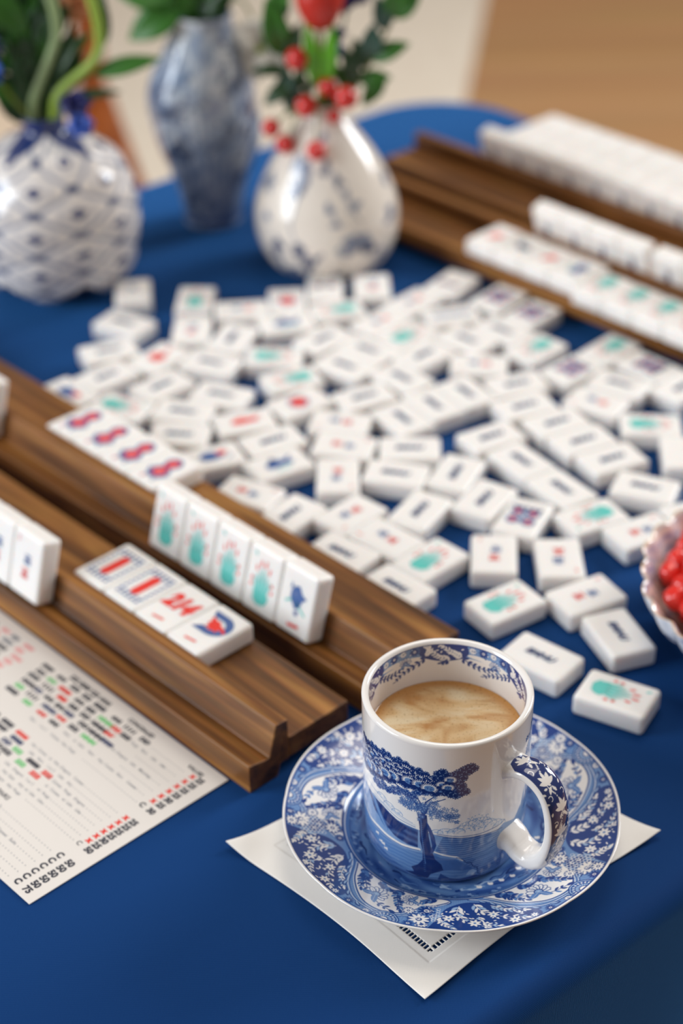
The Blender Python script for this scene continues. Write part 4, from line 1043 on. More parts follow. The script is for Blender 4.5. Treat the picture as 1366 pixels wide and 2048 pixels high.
# handle
HA = math.radians(47.5)
hp = smooth_prof([(33.2, 61.6), (38, 63.2), (43.5, 64.6), (49.5, 63.2), (54.6, 58.6), (57.6, 50.5), (58.4, 41), (57, 31.5), (53.2, 23.4), (47.6, 19.2), (42.0, 20.0), (37.6, 22.8), (33.2, 23.8)], 150)
hs = np.concatenate([[0], np.cumsum([math.hypot(hp[i + 1][0] - hp[i][0], hp[i + 1][1] - hp[i][1]) for i in range(len(hp) - 1)])])
hc = Canvas(hs[-1] + 2, 18, .12, W_, 0, -9)
hend = hs[-1] * .66
hc.poly([(4.5, -3.5), (3.6, 0), (4.5, 3.5), (8, 5.6), (hend, 5.6), (hend + 4, 3), (hend + 5, 0), (hend + 4, -3), (hend, -5.6), (8, -5.6)], D2)
pts = [(5 + k * (hend - 2) / 40, 2.2 * math.sin(k * .42)) for k in range(41)]; hc.line(pts, .4, W_)
for (s_, d) in ((9, -1), (20, 1), (31, -1), (42, 1), (52, -1)):
    x = s_; y = 2.0 * -d
    for k in range(-2, 3): hc.leaf(x, y * .4, math.pi + k * .52, 5.2 - abs(k) * .5, 1.7, W_, .15 * k)
    hc.ell(x, y * .4, .8, .7, W_)
    for k in (-1, 1): hc.leaf(x + 1, y * .4, k * 1.0, 3.2, 1.3, W_, -k * .6); hc.ring(x + 4.5, k * 3.6, 1.0, .35, W_, 0, 4)
for k in range(26): hc.leaf(rs.uniform(6, hend), rs.choice([-1, 1]) * rs.uniform(3.4, 4.9), rs.uniform(0, 6.3), 1.8, .9, W_, .5)
nsct = 72
P3 = np.zeros((len(hp), nsct, 3)); C3 = np.zeros((len(hp), nsct, 3)); C3[:] = W_
er = np.array([math.sin(HA), -math.cos(HA), 0]); ew = np.array([math.cos(HA), math.sin(HA), 0]); ez = np.array([0, 0, 1.])
for i, (r_, z_) in enumerate(hp):
    j0, j1 = max(0, i - 1), min(len(hp) - 1, i + 1)
    tr, tz_ = hp[j1][0] - hp[j0][0], hp[j1][1] - hp[j0][1]; l = math.hypot(tr, tz_); tr /= l; tz_ /= l
    nr_, nz_ = -tz_, tr                               # outward side of the C (left of travel)
    e = min(1, hs[i] / 6); e2 = min(1, (hs[-1] - hs[i]) / 7)
    low = min(1, max(0, (hs[i] - hs[-1] * .62) / 10)); wv = 6.6 + 1.0 * (1 - e) + 1.2 * (1 - e2); hv = 2.9 + 2.2 * (1 - e) + 2.0 * (1 - e2) + 1.3 * low
    for k in range(nsct):
        t = 2 * math.pi * k / nsct; c_, s_ = math.cos(t), math.sin(t)
        uw = wv * math.copysign(abs(c_) ** .62, c_); un = hv * math.copysign(abs(s_) ** .8, s_)
        P3[i, k] = er * (r_ + nr_ * un) + ez * (z_ + nz_ * un) + ew * uw
        side = un
        if side > 0.15 * hv and True: C3[i, k] = hc.sample(np.array([hs[i]]), np.array([uw]))[0]
# finer resample so the printed flowers stay crisp
def upres(A, n0, n1):
    i = np.linspace(0, A.shape[0] - 1, n0); k = np.arange(n1) * (A.shape[1] / n1)
    a0 = np.floor(i).astype(int); a1 = np.minimum(a0 + 1, A.shape[0] - 1); f0 = (i - a0)[:, None, None]
    B_ = A[a0] * (1 - f0) + A[a1] * f0; b0 = np.floor(k).astype(int); b1 = (b0 + 1) % A.shape[1]; f1 = (k - b0)[None, :, None]
    return B_[:, b0] * (1 - f1) + B_[:, b1] * f1
n0, n1 = 620, 216
P4 = upres(P3, n0, n1)
si = np.interp(np.linspace(0, len(hp) - 1, n0), np.arange(len(hp)), hs)
tt = np.arange(n1) * 2 * math.pi / n1
uw = 6.3 * np.sign(np.cos(tt)) * np.abs(np.cos(tt)) ** .62; sn = np.sin(tt)
C4 = hc.sample(np.repeat(si[:, None], n1, 1), np.repeat(uw[None, :], n0, 0)); C4[:, sn < .12] = W_
grid_obj('handle', P4, C4, china, mroot, close_u=True, flip=True)
# coffee
cof = mat('coffee_crema', rgb(200, 165, 120), 0.22, 0.4, 0.25)
t = nd(cof, 'ShaderNodeTexCoord'); n1_ = nd(cof, 'ShaderNodeTexNoise'); n1_.inputs['Scale'].default_value = 26; n1_.inputs['Detail'].default_value = 3; n1_.inputs['Distortion'].default_value = 1.6
mp = nd(cof, 'ShaderNodeMapping'); mp.inputs['Scale'].default_value = (1, 1.9, 1); mp.inputs['Rotation'].default_value = (0, 0, .4)
r1 = nd(cof, 'ShaderNodeValToRGB'); e = r1.color_ramp.elements; e[0].position = .34; e[0].color = rgb(196, 140, 80); e[1].position = .62; e[1].color = rgb(236, 216, 178)
x_ = r1.color_ramp.elements.new(.48); x_.color = rgb(226, 192, 142)
ln = nd(cof, 'ShaderNodeVectorMath', operation='LENGTH'); r2 = nd(cof, 'ShaderNodeValToRGB'); e = r2.color_ramp.elements; e[0].position = .0; e[0].color = (0, 0, 0, 1)
mrn = nd(cof, 'ShaderNodeMapRange'); mrn.inputs[1].default_value = .0255; mrn.inputs[2].default_value = .0325
e[0].position = .1; e[1].position = .75; e[1].color = (1, 1, 1, 1)
mx = nd(cof, 'ShaderNodeMix', data_type='RGBA'); mx.inputs[7].default_value = rgb(206, 148, 82)
n3 = nd(cof, 'ShaderNodeTexNoise'); n3.inputs['Scale'].default_value = 900; r3 = nd(cof, 'ShaderNodeValToRGB'); e = r3.color_ramp.elements; e[0].position = .30; e[0].color = (.55, .42, .3, 1); e[1].position = .40; e[1].color = (1, 1, 1, 1)
m2 = nd(cof, 'ShaderNodeMix', data_type='RGBA', blend_type='MULTIPLY'); m2.inputs[0].default_value = .6
lk(cof, t.outputs['Object'], mp.inputs[0]); lk(cof, mp.outputs[0], n1_.inputs[0]); lk(cof, n1_.outputs['Fac'], r1.inputs[0]); lk(cof, t.outputs['Object'], ln.inputs[0]); lk(cof, ln.outputs['Value'], mrn.inputs[0]); lk(cof, mrn.outputs[0], r2.inputs[0])
lk(cof, r2.outputs[0], mx.inputs[0]); lk(cof, r1.outputs[0], mx.inputs[6]); lk(cof, t.outputs['Object'], n3.inputs[0]); lk(cof, n3.outputs['Fac'], r3.inputs[0]); lk(cof, mx.outputs[2], m2.inputs[6]); lk(cof, r3.outputs[0], m2.inputs[7]); lk(cof, m2.outputs[2], bsdf(cof).inputs['Base Color'])
rc = [(.01, 0), (8, 0), (16, 0), (24, 0), (30, .02), (31.8, .15), (32.4, .6)]
v, f = lathe([(r, z) for r, z in rc], 96, False)
co = make_obj('coffee', v, f, cof); place(co, MX, MY, 61.3)
tag(co, 'milky coffee with swirled tan foam, filling the blue and white mug', 'drink')

# ------------------------------------------------------------------ vases
def vase_grid(prof, nth, colour, disp=None, off=None, n=200):
    pr = smooth_prof(prof, n); R = np.array([p[0] for p in pr]); Z = np.array([p[1] for p in pr])
    th = np.linspace(0, 2 * math.pi, nth, endpoint=False)
    T, ZZ = np.meshgrid(th, Z); RR = np.repeat(R[:, None], nth, 1)
    if disp is not None: RR = RR + disp(T, ZZ, RR)
    OX = off(ZZ) if off is not None else 0
    return np.stack([RR * np.cos(T) + OX, RR * np.sin(T), ZZ], -1), colour(T, ZZ)
NAVY = np.array((34, 52, 106)) / 255.; GRB = np.array((96, 108, 142)) / 255.; CRM = np.array((236, 228, 220)) / 255.; INKB = np.array((60, 82, 130)) / 255.
# pineapple vase with overlapping diamond scales
NAR, ROW = 6, 28.5
def lattice(T, Z):
    u = (T + 1.64) * NAR / (2 * math.pi) + .5; v = (Z - 1.5) / ROW
    p, q = u + v, u - v
    dp, dq = np.abs(p - np.round(p)), np.abs(q - np.round(q))
    return p, q, dp, dq
def col_pine(T, Z):
    p, q, dp, dq = lattice(T, Z)
    C = np.empty(T.shape + (3,)); C[:] = CRM
    edge = np.minimum(dp, dq)
    m = np.clip((.07 - edge) / .04, 0, 1)[..., None] * .62; C = C * (1 - m) + GRB * m
    cp, cq = np.abs(p - np.floor(p) - .5), np.abs(q - np.floor(q) - .5)
    d = np.hypot(cp, cq); m = np.clip((.15 - d) / .03, 0, 1)[..., None]; C = C * (1 - m) + NAVY * m
    m = (np.clip((.05 - np.abs(d - .3)) / .03, 0, 1) * .35)[..., None]; C = C * (1 - m) + GRB * m
    dd = np.hypot(dp, dq); m = (np.clip((.15 - dd) / .05, 0, 1))[..., None] * .9; C = C * (1 - m) + np.array((44, 58, 100)) / 255. * m
    zz = 113 - 13 * (np.abs(((T + 1.40) * 4 / math.pi) % 2 - 1) < 9) * (1 - np.abs(((T + 1.40) * 4 / math.pi) % 2 - 1)) ; m = np.clip((Z - zz) / 1.5, 0, 1)[..., None]; C = C * (1 - m) + NAVY * m
    return C
def disp_pine(T, Z, R):
    p, q, dp, dq = lattice(T, Z); e = np.minimum(dp, dq)
    cut = 1 + 18 * np.abs((((T + 1.64) * NAR / (2 * math.pi)) + .5) % 1 * 2 - 1) ; cutm = np.clip((cut - Z) / 2.5, 0, 1)
    return np.clip(e / .5, 0, 1) * 2.0 * (Z < 104) - 1.5 - cutm * R * .30
pin = [(30, 0), (46, 6), (54, 18), (58.5, 38), (59.5, 56), (56.5, 74), (48, 90), (35, 102), (22, 108.5), (16.5, 112), (15.3, 118), (15.8, 121.5), (14.2, 121.8), (13.4, 118), (12.8, 100)]
P_, C_ = vase_grid(pin, 360, col_pine, disp_pine)
vl = thing('pineapple_vase', 'round white vase with blue diamond scales and navy zigzag collar, at the left', 'vase', (-194, 1138, 0))
grid_obj('vase_body', P_, C_, vase_china, vl, close_u=True)
v, f = lathe([(29, 0), (30, 3), (33, 20), (30, 30)], 48); make_obj('foot', v, f, INK['navy'], parent=vl)
# slim densely printed vase
def fbm(T, Z, s, seed):
    out = np.zeros(T.shape); r = np.random.RandomState(seed)
    for o in range(6):
        k = 2 ** o
        for _ in range(5):
            a = r.randint(1, 6) * k; b_ = r.uniform(-1, 1) * s * k; ph = r.uniform(0, 6.28); out += np.sin(a * T + b_ * Z + ph) / (1.25 ** o)
    return out
def col_slim(T, Z):
    a = fbm(T, Z, .09, 3); b_ = fbm(T, Z, .25, 8)
    C = np.empty(T.shape + (3,)); C[:] = np.array((204, 208, 212)) / 255.
    m = np.clip(.5 + a * .14, 0, 1)[..., None]; C = C * (1 - m) + np.array((110, 130, 162)) / 255. * m
    m = (np.clip(b_ * .35 - .3 + fbm(T * 3, Z, 1.2, 12) * .12, 0, 1))[..., None]; C = C * (1 - m) + np.array((66, 78, 104)) / 255. * m
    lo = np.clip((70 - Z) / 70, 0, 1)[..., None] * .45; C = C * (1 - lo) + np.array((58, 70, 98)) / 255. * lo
    m = (np.abs(Z - 8) < 2)[..., None] * .6; C = C * (1 - m) + NAVY * m
    return C
slim = [(20, 0), (21.5, 2), (21.5, 8), (24, 22), (29, 40), (36, 60), (39, 80), (38.5, 97), (35, 113), (29, 128), (24, 140), (20.5, 150), (21.5, 156), (20, 156.5), (18.5, 150), (18, 130)]
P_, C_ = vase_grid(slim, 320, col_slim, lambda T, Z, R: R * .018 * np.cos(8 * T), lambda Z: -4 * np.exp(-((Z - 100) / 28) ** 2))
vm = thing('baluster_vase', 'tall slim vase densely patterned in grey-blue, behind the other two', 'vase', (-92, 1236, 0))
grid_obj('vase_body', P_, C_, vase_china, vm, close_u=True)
# pear shaped vase with sparse blue branches
pc = Canvas(2 * math.pi * 50, 130, .5, np.array((234, 224, 212)) / 255., 0, 0, wrap=True)
rv = random.Random(5)
GB = np.array((112, 122, 146)) / 255.; DB = np.array((70, 78, 106)) / 255.
def bl(deg, z, r, c, n=12, al=.85):
    x = deg * math.pi / 180 * 50
    for _ in range(n): pc.ell(x + rv.gauss(0, r * .5), z + rv.gauss(0, r * .4), rv.uniform(.25, .5) * r, rv.uniform(.2, .4) * r, c, rv.uniform(0, 3), al)
for (d, z, r, c) in ((236, 88, 8, GB), (244, 80, 9, GB), (238, 74, 6, DB), (270, 86, 5, DB), (283, 78, 4, DB), (262, 96, 5, GB), (268, 103, 5, GB), (288, 70, 3.4, GB), (296, 62, 4, GB), (272, 62, 4, GB), (278, 52, 3, GB),
                     (228, 34, 5, DB), (224, 26, 5, DB), (246, 36, 4, DB), (250, 28, 5, DB), (256, 22, 6, DB), (262, 28, 4, DB), (294, 38, 9, GB), (302, 32, 7, DB), (286, 34, 6, GB), (270, 8, 6, DB), (278, 12, 5, DB), (234, 12, 9, GB), (246, 8, 8, GB), (214, 50, 4, GB), (330, 50, 7, GB), (345, 70, 6, GB), (200, 70, 7, GB), (320, 20, 5, GB), (170, 50, 9, GB), (120, 60, 9, GB), (60, 60, 9, GB), (20, 40, 9, GB)):
    bl(d, z, r, c)
for pts in (((236, 84), (243, 66), (240, 50), (246, 36)), ((262, 100), (274, 84), (286, 70), (298, 52)), ((226, 40), (230, 20)), ((272, 66), (280, 50))):
    pc.line([(d * math.pi / 180 * 50, z) for d, z in pts], 1.6, GB, 1.0, .8)
def col_pear(T, Z): return pc.sample(T * 50, Z)
pear = [(22, 0), (30, 1.5), (41, 9), (48.5, 24), (50.5, 40), (48.5, 54), (42, 70), (33.5, 85), (24, 98), (16, 108), (12.5, 115), (13.2, 120), (11.6, 120.4), (10.6, 116), (10, 100)]
P_, C_ = vase_grid(pear, 320, col_pear)
vr = thing('pear_vase', 'pear-shaped cream vase with sparse grey-blue branches, nearest the loose tiles', 'vase', (-7, 1157, 0))
grid_obj('vase_body', P_, C_, vase_china, vr, close_u=True)

# ------------------------------------------------------------------ flowers
def leafy(name, c, rough=.4):
    m = mat(name, c, rough, .5); n_ = nd(m, 'ShaderNodeTexNoise'); n_.inputs['Scale'].default_value = 60
    hs_ = nd(m, 'ShaderNodeHueSaturation'); hs_.inputs['Color'].default_value = c; mr_ = nd(m, 'ShaderNodeMapRange'); mr_.inputs[3].default_value = .7; mr_.inputs[4].default_value = 1.3
    lk(m, n_.outputs['Fac'], mr_.inputs[0]); lk(m, mr_.outputs[0], hs_.inputs['Value']); lk(m, hs_.outputs[0], bsdf(m).inputs['Base Color']); return m
LEAF = leafy('leaf_green', rgb(52, 110, 30)); DLEAF = leafy('leaf_dark', rgb(40, 72, 38)); BLEAF = leafy('leaf_bluegreen', rgb(62, 96, 84)); LIME = leafy('stem_lime', rgb(150, 178, 70)); PSTEM = leafy('stem_pale', rgb(150, 170, 120)); OLIVE = leafy('stem_olive', rgb(110, 120, 40))
BRIGHT = leafy('leaf_bright', rgb(96, 170, 30))
REDB = mat('berry_red', rgb(206, 34, 26), .18, .5, .5); TUL = leafy('tulip_red', rgb(196, 44, 30)); BLU = leafy('petal_blue', rgb(52, 92, 190)); NVY = leafy('petal_navy', rgb(34, 38, 100)); WHP = leafy('petal_white', rgb(225, 222, 214)); VIO = leafy('petal_violet', rgb(150, 150, 205)); ORG = leafy('petal_peach', rgb(226, 150, 110))
CAMV = Vector((0, -.83, .55))
def leaf_mesh(p0, p1, wd, bow=.12, face=None):
    P0, P1 = Vector(p0), Vector(p1); d = P1 - P0; L = d.length; d.normalize()
    nrm = (face or CAMV); s = d.cross(nrm).normalized(); nn = s.cross(d)
    V, Fc = [], []; n = 11
    for i in range(n):
        t = i / (n - 1); w_ = wd / 2 * (math.sin(math.pi * t ** .85) ** .8 if 0 < t < 1 else .04)
        c = P0 + d * (L * t) + nn * (math.sin(math.pi * t) * L * bow)
        for k in (-1, -.5, 0, .5, 1): V.append(tuple(c + s * (w_ * k) + nn * (abs(k) * w_ * .3)))
    for i in range(n - 1):
        for k in range(4): a = i * 5 + k; Fc.append((a, a + 1, a + 6, a + 5))
    return V, Fc
def spr(name, label, cat, base, group=None): return thing(name, label, cat, base, 0, group)
def rel(base, p): return tuple(p[i] - base[i] for i in range(3))
def stem(root, base, pts, r0, r1, m):
    pts = [rel(base, p) for p in pts]; q = smooth_prof(pts, 20); n = len(q)
    v, f = tube(q, [r0 + (r1 - r0) * i / (n - 1) for i in range(n)], 10); return make_obj('stem', v, f, m, parent=root)
def leaf(root, base, p0, p1, w_, m, bow=.12, nm='leaf', face=None):
    v, f = leaf_mesh(rel(base, p0), rel(base, p1), w_, bow, face); o = make_obj(nm, v, f, m, parent=root)
    md = o.modifiers.new('thickness', 'SOLIDIFY'); md.thickness = .0004; return o
# left vase
B0 = (-194, 1138, 60)
r = spr('flower_stem', 'pale green curving flower stem in the pineapple vase, left one', 'flower', B0)
stem(r, B0, [(-194, 1138, 60), (-199, 1134, 122), (-195.9, 1132, 139), (-186, 1131, 159), (-178.5, 1131, 179), (-180, 1131, 201), (-186, 1131, 222)], 3.6, 3.2, PSTEM)
r = spr('flower_stem', 'yellow-green arching flower stem in the pineapple vase, right one', 'flower', B0)
stem(r, B0, [(-193, 1139, 60), (-186, 1134, 122), (-181, 1130, 138), (-170, 1130, 148.5), (-157, 1130, 159), (-151, 1130, 173), (-152.5, 1130, 194), (-158, 1130, 216)], 3.8, 3.2, LIME)
r = spr('foliage_branch', 'dense dark leafy branch filling the pineapple vase', 'foliage', B0)
stem(r, B0, [(-195, 1140, 60), (-195, 1140, 125), (-200, 1142, 170), (-204, 1142, 215)], 2.6, 1.6, DLEAF)
rl = random.Random(3)
for k in range(80):
    x = rl.uniform(-214, -170); z = rl.uniform(122, 195); 
    if x > -180 and z > 175: continue
    bx = -196 + (x + 196) * .45; p0 = (bx, 1140 + rl.uniform(-5, 12), z - 8); p1 = (x + (x - bx) * .5 + rl.uniform(-6, 6), 1140 + rl.uniform(-10, 16), z + rl.uniform(14, 26))
    leaf(r, B0, p0, p1, rl.uniform(8, 14), rl.choice([DLEAF, DLEAF, LEAF]), rl.uniform(-.1, .15))
for (x_, z_, a_, L_f, w_) in ((-214, 150, 2.6, 30, 13), (-208, 176, 2.2, 34, 15), (-200, 190, 1.7, 32, 14), (-188, 178, 1.2, 34, 13), (-180, 150, 1.1, 28, 10), (-206, 140, 2.9, 26, 11), (-190, 148, 1.5, 30, 11), (-198, 160, 1.9, 32, 13)):
    leaf(r, B0, (x_, 1142, z_), (x_ + L_f * math.cos(a_), 1136, z_ + L_f * math.sin(a_)), w_, rl.choice([LEAF, DLEAF]))
for (p0, p1, w_, m) in (((-205, 1136, 127), (-238, 1136, 154), 13, LEAF), ((-150, 1140, 167), (-149, 1140, 205), 12, DLEAF), ((-186, 1140, 128), (-172, 1140, 170), 9, DLEAF), ((-196, 1130, 178), (-236, 1130, 222), 20, LEAF), ((-192, 1138, 122), (-180, 1136, 150), 9, DLEAF), ((-203, 1138, 120), (-208, 1136, 170), 9, DLEAF)):
    leaf(r, B0, p0, p1, w_, m)
leaf(r, B0, (-158, 1132, 150.5), (-112, 1132, 161), 12.5, LEAF, .05); leaf(r, B0, (-180, 1134, 135), (-140, 1132, 138.5), 7.5, DLEAF, .03)
stem(r, B0, [(-194, 1138, 80), (-190, 1137, 122), (-178, 1134, 140), (-156, 1132, 150.8)], 1.2, .8, DLEAF)
stem(r, B0, [(-194, 1138, 80), (-190, 1137, 120), (-186, 1135, 131), (-178, 1134, 135.2)], 1.1, .8, DLEAF)
def blossom(root, base, c, r_, m, n=6, nm='blossom', seed=1):
    rp = random.Random(seed); parts = []
    for k in range(n):
        a = 2 * math.pi * k / n + rp.uniform(-.3, .3); up = rp.uniform(-.3, .8)
        tip = (c[0] + r_ * math.cos(a), c[1] - r_ * .4 + rp.uniform(-.3, .3) * r_, c[2] + r_ * math.sin(a) * .9 + up)
        parts.append(leaf_mesh(rel(base, c), rel(base, tip), r_ * .95, .18))
    v, f = join(*parts); o = make_obj(nm, v, f, m, parent=root); md = o.modifiers.new('thickness', 'SOLIDIFY'); md.thickness = .0005; return o
r = spr('blue_flower', 'blue flower at the far left edge, in the pineapple vase', 'flower', B0)
stem(r, B0, [(-196, 1138, 60), (-202, 1130, 118), (-212, 1126, 140), (-222, 1124, 158)], 1.4, 1.1, OLIVE)
blossom(r, B0, (-224, 1122, 158), 12, BLU, 6, seed=2); blossom(r, B0, (-222, 1126, 174), 11, NVY, 6, seed=4)
r = spr('blue_flower', 'bright blue and navy flower drooping over the collar of the pineapple vase', 'flower', B0)
stem(r, B0, [(-192, 1138, 60), (-184, 1132, 116), (-178, 1128, 132), (-172, 1124, 136)], 1.4, 1.1, OLIVE)
blossom(r, B0, (-169, 1122, 135), 11.5, NVY, 7, seed=5); blossom(r, B0, (-166, 1116, 123), 9.5, BLU, 6, seed=6)
r = spr('peach_flower', 'peach flower behind the yellow-green stem at top left', 'flower', B0)
stem(r, B0, [(-193, 1141, 60), (-188, 1144, 122), (-178, 1150, 160), (-168, 1154, 188)], 1.3, 1.1, OLIVE); blossom(r, B0, (-166, 1156, 190), 13, ORG, 7, seed=9)
# middle vase
B1 = (-92, 1236, 120)
r = spr('foliage_branch', 'broad green leaves spreading left out of the slim vase', 'foliage', B1)
stem(r, B1, [(-92, 1236, 120), (-96, 1234, 158), (-108, 1230, 168), (-118, 1228, 178)], 2, 1.3, OLIVE)
leaf(r, B1, (-104, 1226, 164), (-143, 1222, 143), 24, LEAF, .08); leaf(r, B1, (-112, 1226, 172), (-150, 1222, 176), 26, LEAF, .1); leaf(r, B1, (-100, 1228, 162), (-112, 1222, 190), 24, LEAF, .1); leaf(r, B1, (-96, 1230, 158), (-74, 1226, 172), 16, DLEAF, .1)
leaf(r, B1, (-96, 1226, 158), (-106, 1220, 174), 14, LEAF, .1)
for k in range(8): leaf(r, B1, (-92 + k * 2 - 6, 1236, 150), (-104 + k * 5, 1230, 170 + rl.uniform(0, 10)), 9, rl.choice([LEAF, DLEAF]), .1)
for k in range(16):
    a_ = rl.uniform(.2, 2.9); L_f = rl.uniform(16, 30)
    leaf(r, B1, (-92 + rl.uniform(-6, 6), 1236, 152), (-92 + L_f * 1.2 * math.cos(a_), 1234 + rl.uniform(-10, 10), 158 + L_f * math.sin(a_)), rl.uniform(9, 15), rl.choice([LEAF, DLEAF, LEAF]))
r = spr('white_flower', 'small white flower with yellow-green centre beside the slim vase neck', 'flower', B1)
stem(r, B1, [(-90, 1237, 120), (-84, 1238, 158), (-66, 1242, 164), (-56, 1244, 146), (-54, 1244, 134)], 1.1, .9, OLIVE)
blossom(r, B1, (-52, 1240, 133), 25, WHP, 9, seed=11); v, f = lathe(smooth_prof([(.5, -3), (3.5, -1.5), (4, 0), (2.5, 2.5), (.3, 3.2)], 10), 12); o = make_obj('flower_centre', shift((v, f), -53 - B1[0], 1232 - B1[1], 131 - B1[2])[0], f, LIME, parent=r)
# right vase
B2 = (-7, 1157, 80)
def ball(c, r_, n=16, lump=0., seed=0):
    v, f = [], []
    pr = [(max(.02, r_ * math.sin(math.pi * i / 12)), -r_ * math.cos(math.pi * i / 12)) for i in range(13)]
    v, f = lathe(pr, n, True, True)
    if lump: v = [tuple(Vector(p) * (1 + lump * noise.noise(Vector(p) * .22 + Vector((seed, 0, 0))))) for p in v]
    return [(x + c[0], y + c[1], z + c[2]) for x, y, z in v], f
r = spr('tulip', 'red tulip standing in the pear-shaped vase, cut by the top edge', 'flower', B2)
stem(r, B2, [(-7, 1157, 80), (-9, 1154, 112), (-9.8, 1152, 139), (-9.2, 1150, 173), (-9, 1150, 180)], 2.6, 2.2, OLIVE)
for k in range(6):
    a = k * math.pi / 3 + .3; c, s = math.cos(a), math.sin(a); V, Fc = [], []
    for i in range(10):
        t = i / 9; rad = 16 * math.sin(math.pi * min(1, (.12 + t * .78))) ** .8
        for j in range(7):
            b_ = (j / 6 - .5) * 1.35 * math.sin(math.pi * min(1, .22 + t * .74)) ** .6; V.append((-9 - B2[0] + rad * math.cos(a + b_), 1150 - B2[1] + rad * math.sin(a + b_), 174 + 40 * t - B2[2]))
    for i in range(9):
        for j in range(6): q = i * 7 + j; Fc.append((q, q + 1, q + 8, q + 7))
    o = make_obj('petal', V, Fc, TUL, parent=r); md = o.modifiers.new('thickness', 'SOLIDIFY'); md.thickness = .0008
leaf(r, B2, (-13, 1150, 134), (-18, 1146, 180), 10, BRIGHT, .06); leaf(r, B2, (-6, 1150, 134), (0, 1146, 178), 10, BRIGHT, .06)
r = spr('berry_sprig', 'sprig of glossy red berries hanging over the rim of the pear-shaped vase', 'berries', B2)
stem(r, B2, [(-7, 1157, 80), (-9, 1152, 112), (-10, 1150, 135), (-20, 1148, 150), (-25, 1146, 156)], 1.3, .8, OLIVE)
for (x, z, rad, dy) in ((-25.1, 154.6, 7.6, -12), (-19.5, 123.5, 7.6, -16), (7.4, 128.3, 8.0, -14), (-.8, 116.2, 4.8, -16), (-4.9, 133.7, 6.5, -8), (-43.6, 108.1, 6.3, -14), (-34.5, 97.3, 6.6, -16), (-13.3, 98.7, 6.8, -32)):
    sx, sy, sz = (-9.5, 1151, 118 + (z - 118) * .5) if z > 110 else (-12, 1142, 118)
    c = (x * .99, 1157 + dy, z + dy * .0)
    m_ = ((sx + c[0]) / 2, (sy + c[1]) / 2, max(sz, c[2]) + 3)
    v, f = tube(smooth_prof([rel(B2, (sx, sy, sz)), rel(B2, m_), rel(B2, c)], 10), .8, 6); sk = make_obj('stalk', v, f, OLIVE, parent=r)
    v, f = ball(rel(B2, c), rad); make_obj('berry', v, f, REDB, parent=sk)
r = spr('foliage_branch', 'leafy branch leaning right out of the pear-shaped vase', 'foliage', B2)
stem(r, B2, [(-7, 1157, 80), (-6, 1156, 112), (10, 1158, 125), (25, 1160, 148.7), (43, 1162, 185), (48, 1162, 205)], 1.8, 1.1, OLIVE)
for (p0, p1, w_, m) in (((24, 1158, 148), (50, 1156, 160), 13, LEAF), ((24, 1158, 150), (26, 1156, 174), 15, BLEAF), ((14, 1158, 132), (6, 1154, 160), 12, DLEAF), ((16, 1158, 134), (38, 1156, 137), 12, LEAF), ((34, 1158, 137), (18, 1154, 118), 12, LEAF), ((40, 1158, 176), (58, 1156, 200), 16, LEAF), ((40, 1158, 176), (44, 1156, 206), 18, LEAF), ((34, 1160, 168), (28, 1158, 192), 13, BLEAF), ((20, 1160, 142), (12, 1158, 164), 11, DLEAF), ((12, 1160, 126), (-2, 1160, 146), 11, LEAF)):
    leaf(r, B2, p0, p1, w_, m)
r = spr('foliage_branch', 'dark leafy branch leaning left out of the pear-shaped vase', 'foliage', B2)
stem(r, B2, [(-7, 1157, 80), (-12, 1158, 112), (-27, 1160, 129), (-36, 1162, 163), (-40, 1162, 200)], 1.6, 1.0, DLEAF)
for (p0, p1, w_, m) in (((-34, 1158, 152), (-44, 1154, 192), 19, LEAF), ((-30, 1158, 150), (-22, 1154, 176), 12, DLEAF), ((-30, 1158, 142), (-56, 1154, 143), 9, DLEAF), ((-27, 1158, 134), (-48, 1154, 120), 12, DLEAF), ((-26, 1158, 132), (-30, 1154, 112), 14, BLEAF), ((-25, 1156, 128), (-14, 1152, 118), 10, DLEAF), ((-30, 1160, 140), (-36, 1156, 124), 13, BLEAF), ((-38, 1158, 180), (-30, 1154, 206), 14, LEAF), ((-36, 1160, 160), (-24, 1156, 158), 10, DLEAF), ((-24, 1160, 128), (-22, 1156, 148), 9, DLEAF)):
    leaf(r, B2, p0, p1, w_, m)
for k in range(14):
    q = rl.uniform(0, 1); bx, bz = -12 - 26 * q, 118 + 76 * q; a_ = rl.uniform(.3, 2.9); L_f = rl.uniform(13, 20)
    leaf(r, B2, (bx, 1162, bz), (bx + L_f * math.cos(a_), 1158 + rl.uniform(-5, 6), bz + L_f * math.sin(a_)), rl.uniform(6, 10), rl.choice([LEAF, DLEAF, BLEAF]))
r = spr('blue_flower', 'indigo flower at the top of the pear-shaped vase, right of the tulip', 'flower', B2)
stem(r, B2, [(-7, 1158, 80), (-4, 1160, 115), (2, 1164, 150), (10, 1166, 186)], 1.2, .9, DLEAF)
blossom(r, B2, (11, 1166, 192), 14, NVY, 7, seed=21); blossom(r, B2, (2, 1162, 154), 7, VIO, 6, seed=22); blossom(r, B2, (2, 1164, 164), 7, NVY, 5, seed=23)

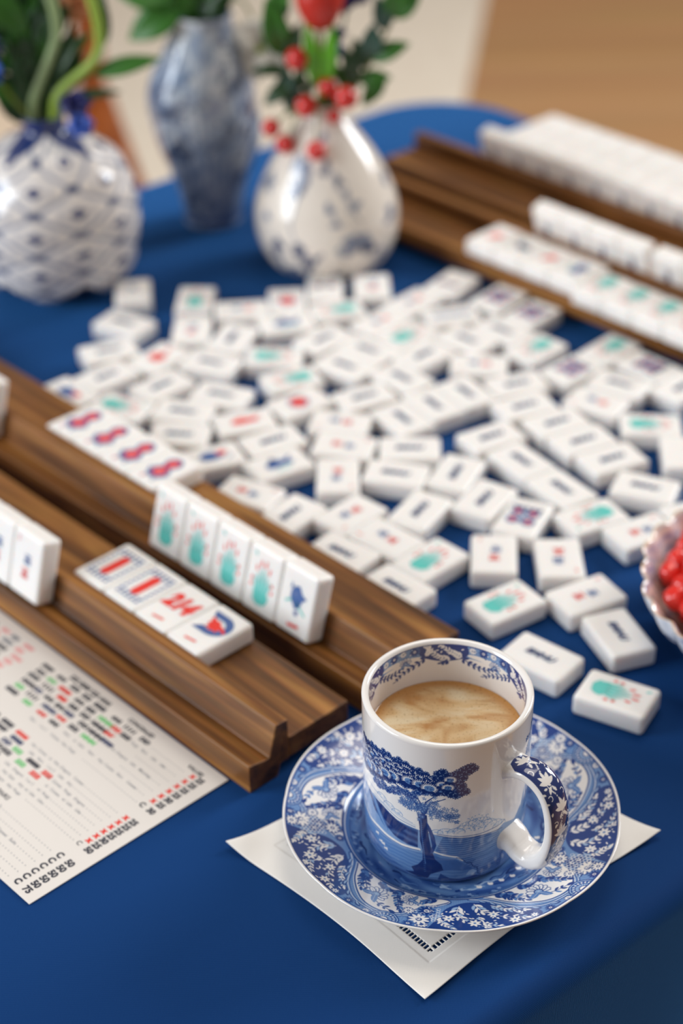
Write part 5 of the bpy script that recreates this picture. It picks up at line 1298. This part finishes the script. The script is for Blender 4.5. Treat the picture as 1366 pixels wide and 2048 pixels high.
# ------------------------------------------------------------------ bowl of sweets
BX, BY = 236, 716
bp2 = smooth_prof([(.5, 4.5), (40, 5), (62, 10), (76, 21), (84, 33), (86.2, 35.6), (87, 34.4), (80.5, 20.5), (67, 8), (50, 3.2), (38, 2.8), (36, 0), (33, 0), (31, 2.2), (.5, 2.2)], 210)
nb = 720; th = np.linspace(0, 2 * math.pi, nb, endpoint=False)
Rb = np.array([p[0] for p in bp2]); Zb = np.array([p[1] for p in bp2]); nin = int(np.argmax(Zb))
wv = np.clip((Rb - 62) / 24, 0, 1)
RRb = Rb[:, None] * (1 + .014 * wv[:, None] * np.sin(th * 30)[None, :] + .01 * wv[:, None] * np.sin(th * 10)[None, :])
ZZb = Zb[:, None] + .9 * (wv[:, None] ** 2) * np.cos(th * 30)[None, :]
T, ZZ = np.meshgrid(th, Zb); C = np.empty(T.shape + (3,)); C[:] = np.array((232, 214, 204)) / 255.
a = fbm(T, ZZ, .3, 5)
band = np.clip((Rb - 70) / 4, 0, 1)[:, None, None]
pat = np.clip(.35 + a * .18, 0, 1)[..., None] * band; C = C * (1 - pat * .75) + np.array((120, 136, 184)) / 255. * pat * .75
outm = (np.arange(len(Rb)) > nin)[:, None, None]
C = np.where(outm, np.array((214, 218, 228)) / 255. * (1 - np.clip(a * .3 - .2, 0, 1)[..., None]) + NAVY * np.clip(a * .3 - .2, 0, 1)[..., None], C)
gold = (np.abs(np.arange(len(Rb)) - nin) <= 3)[:, None, None]; C = np.where(gold, np.array((214, 178, 120)) / 255., C)
bw = thing('scalloped_bowl', 'white porcelain bowl with wavy gold rim, cut by the right edge', 'bowl', (BX, BY, 0))
grid_obj('bowl_body', np.stack([RRb * np.cos(T), RRb * np.sin(T), ZZb], -1), C, vase_china, bw, close_u=True)
CANDY = mat('red_candy', rgb(222, 40, 30), .2, .5, .4, sss=.1)
rc_ = random.Random(6); cm = []
for k in range(4):
    v, f = ball((0, 0, 0), 6.4, 18, .2, k * 3.1); v = [(x * 1.05, y * .98, z * .9) for x, y, z in v]; o = make_obj('red_candy', v, f, CANDY); cm.append(o.data); bpy.data.objects.remove(o)
cnt = 0
for lay, (z, rmin, rad) in enumerate(((13, 34, 56), (21, 34, 65), (29.5, 22, 74), (38, 0, 65))):
    sp = 12.2
    for j in range(-7, 8):
        for i in range(-8, 8):
            x = (i + .5 * (j % 2) + .33 * lay) * sp; y = j * sp * .866 + lay * 3.4
            if not rmin < math.hypot(x, y) <= rad or x > 12: continue
            zz = z
            o = bpy.data.objects.new('red_candy', cm[cnt % 4]); COL.objects.link(o); cnt += 1
            o.location = ((BX + x + rc_.uniform(-.5, .5)) * MM, (BY + y + rc_.uniform(-.5, .5)) * MM, (zz + rc_.uniform(-.4, .4)) * MM); o.rotation_euler = (rc_.uniform(0, 6), rc_.uniform(0, 6), rc_.uniform(0, 6))
            tag(o, 'glossy red sweet heaped in the wavy-rimmed white bowl', 'candy', 'red sweets in the bowl')
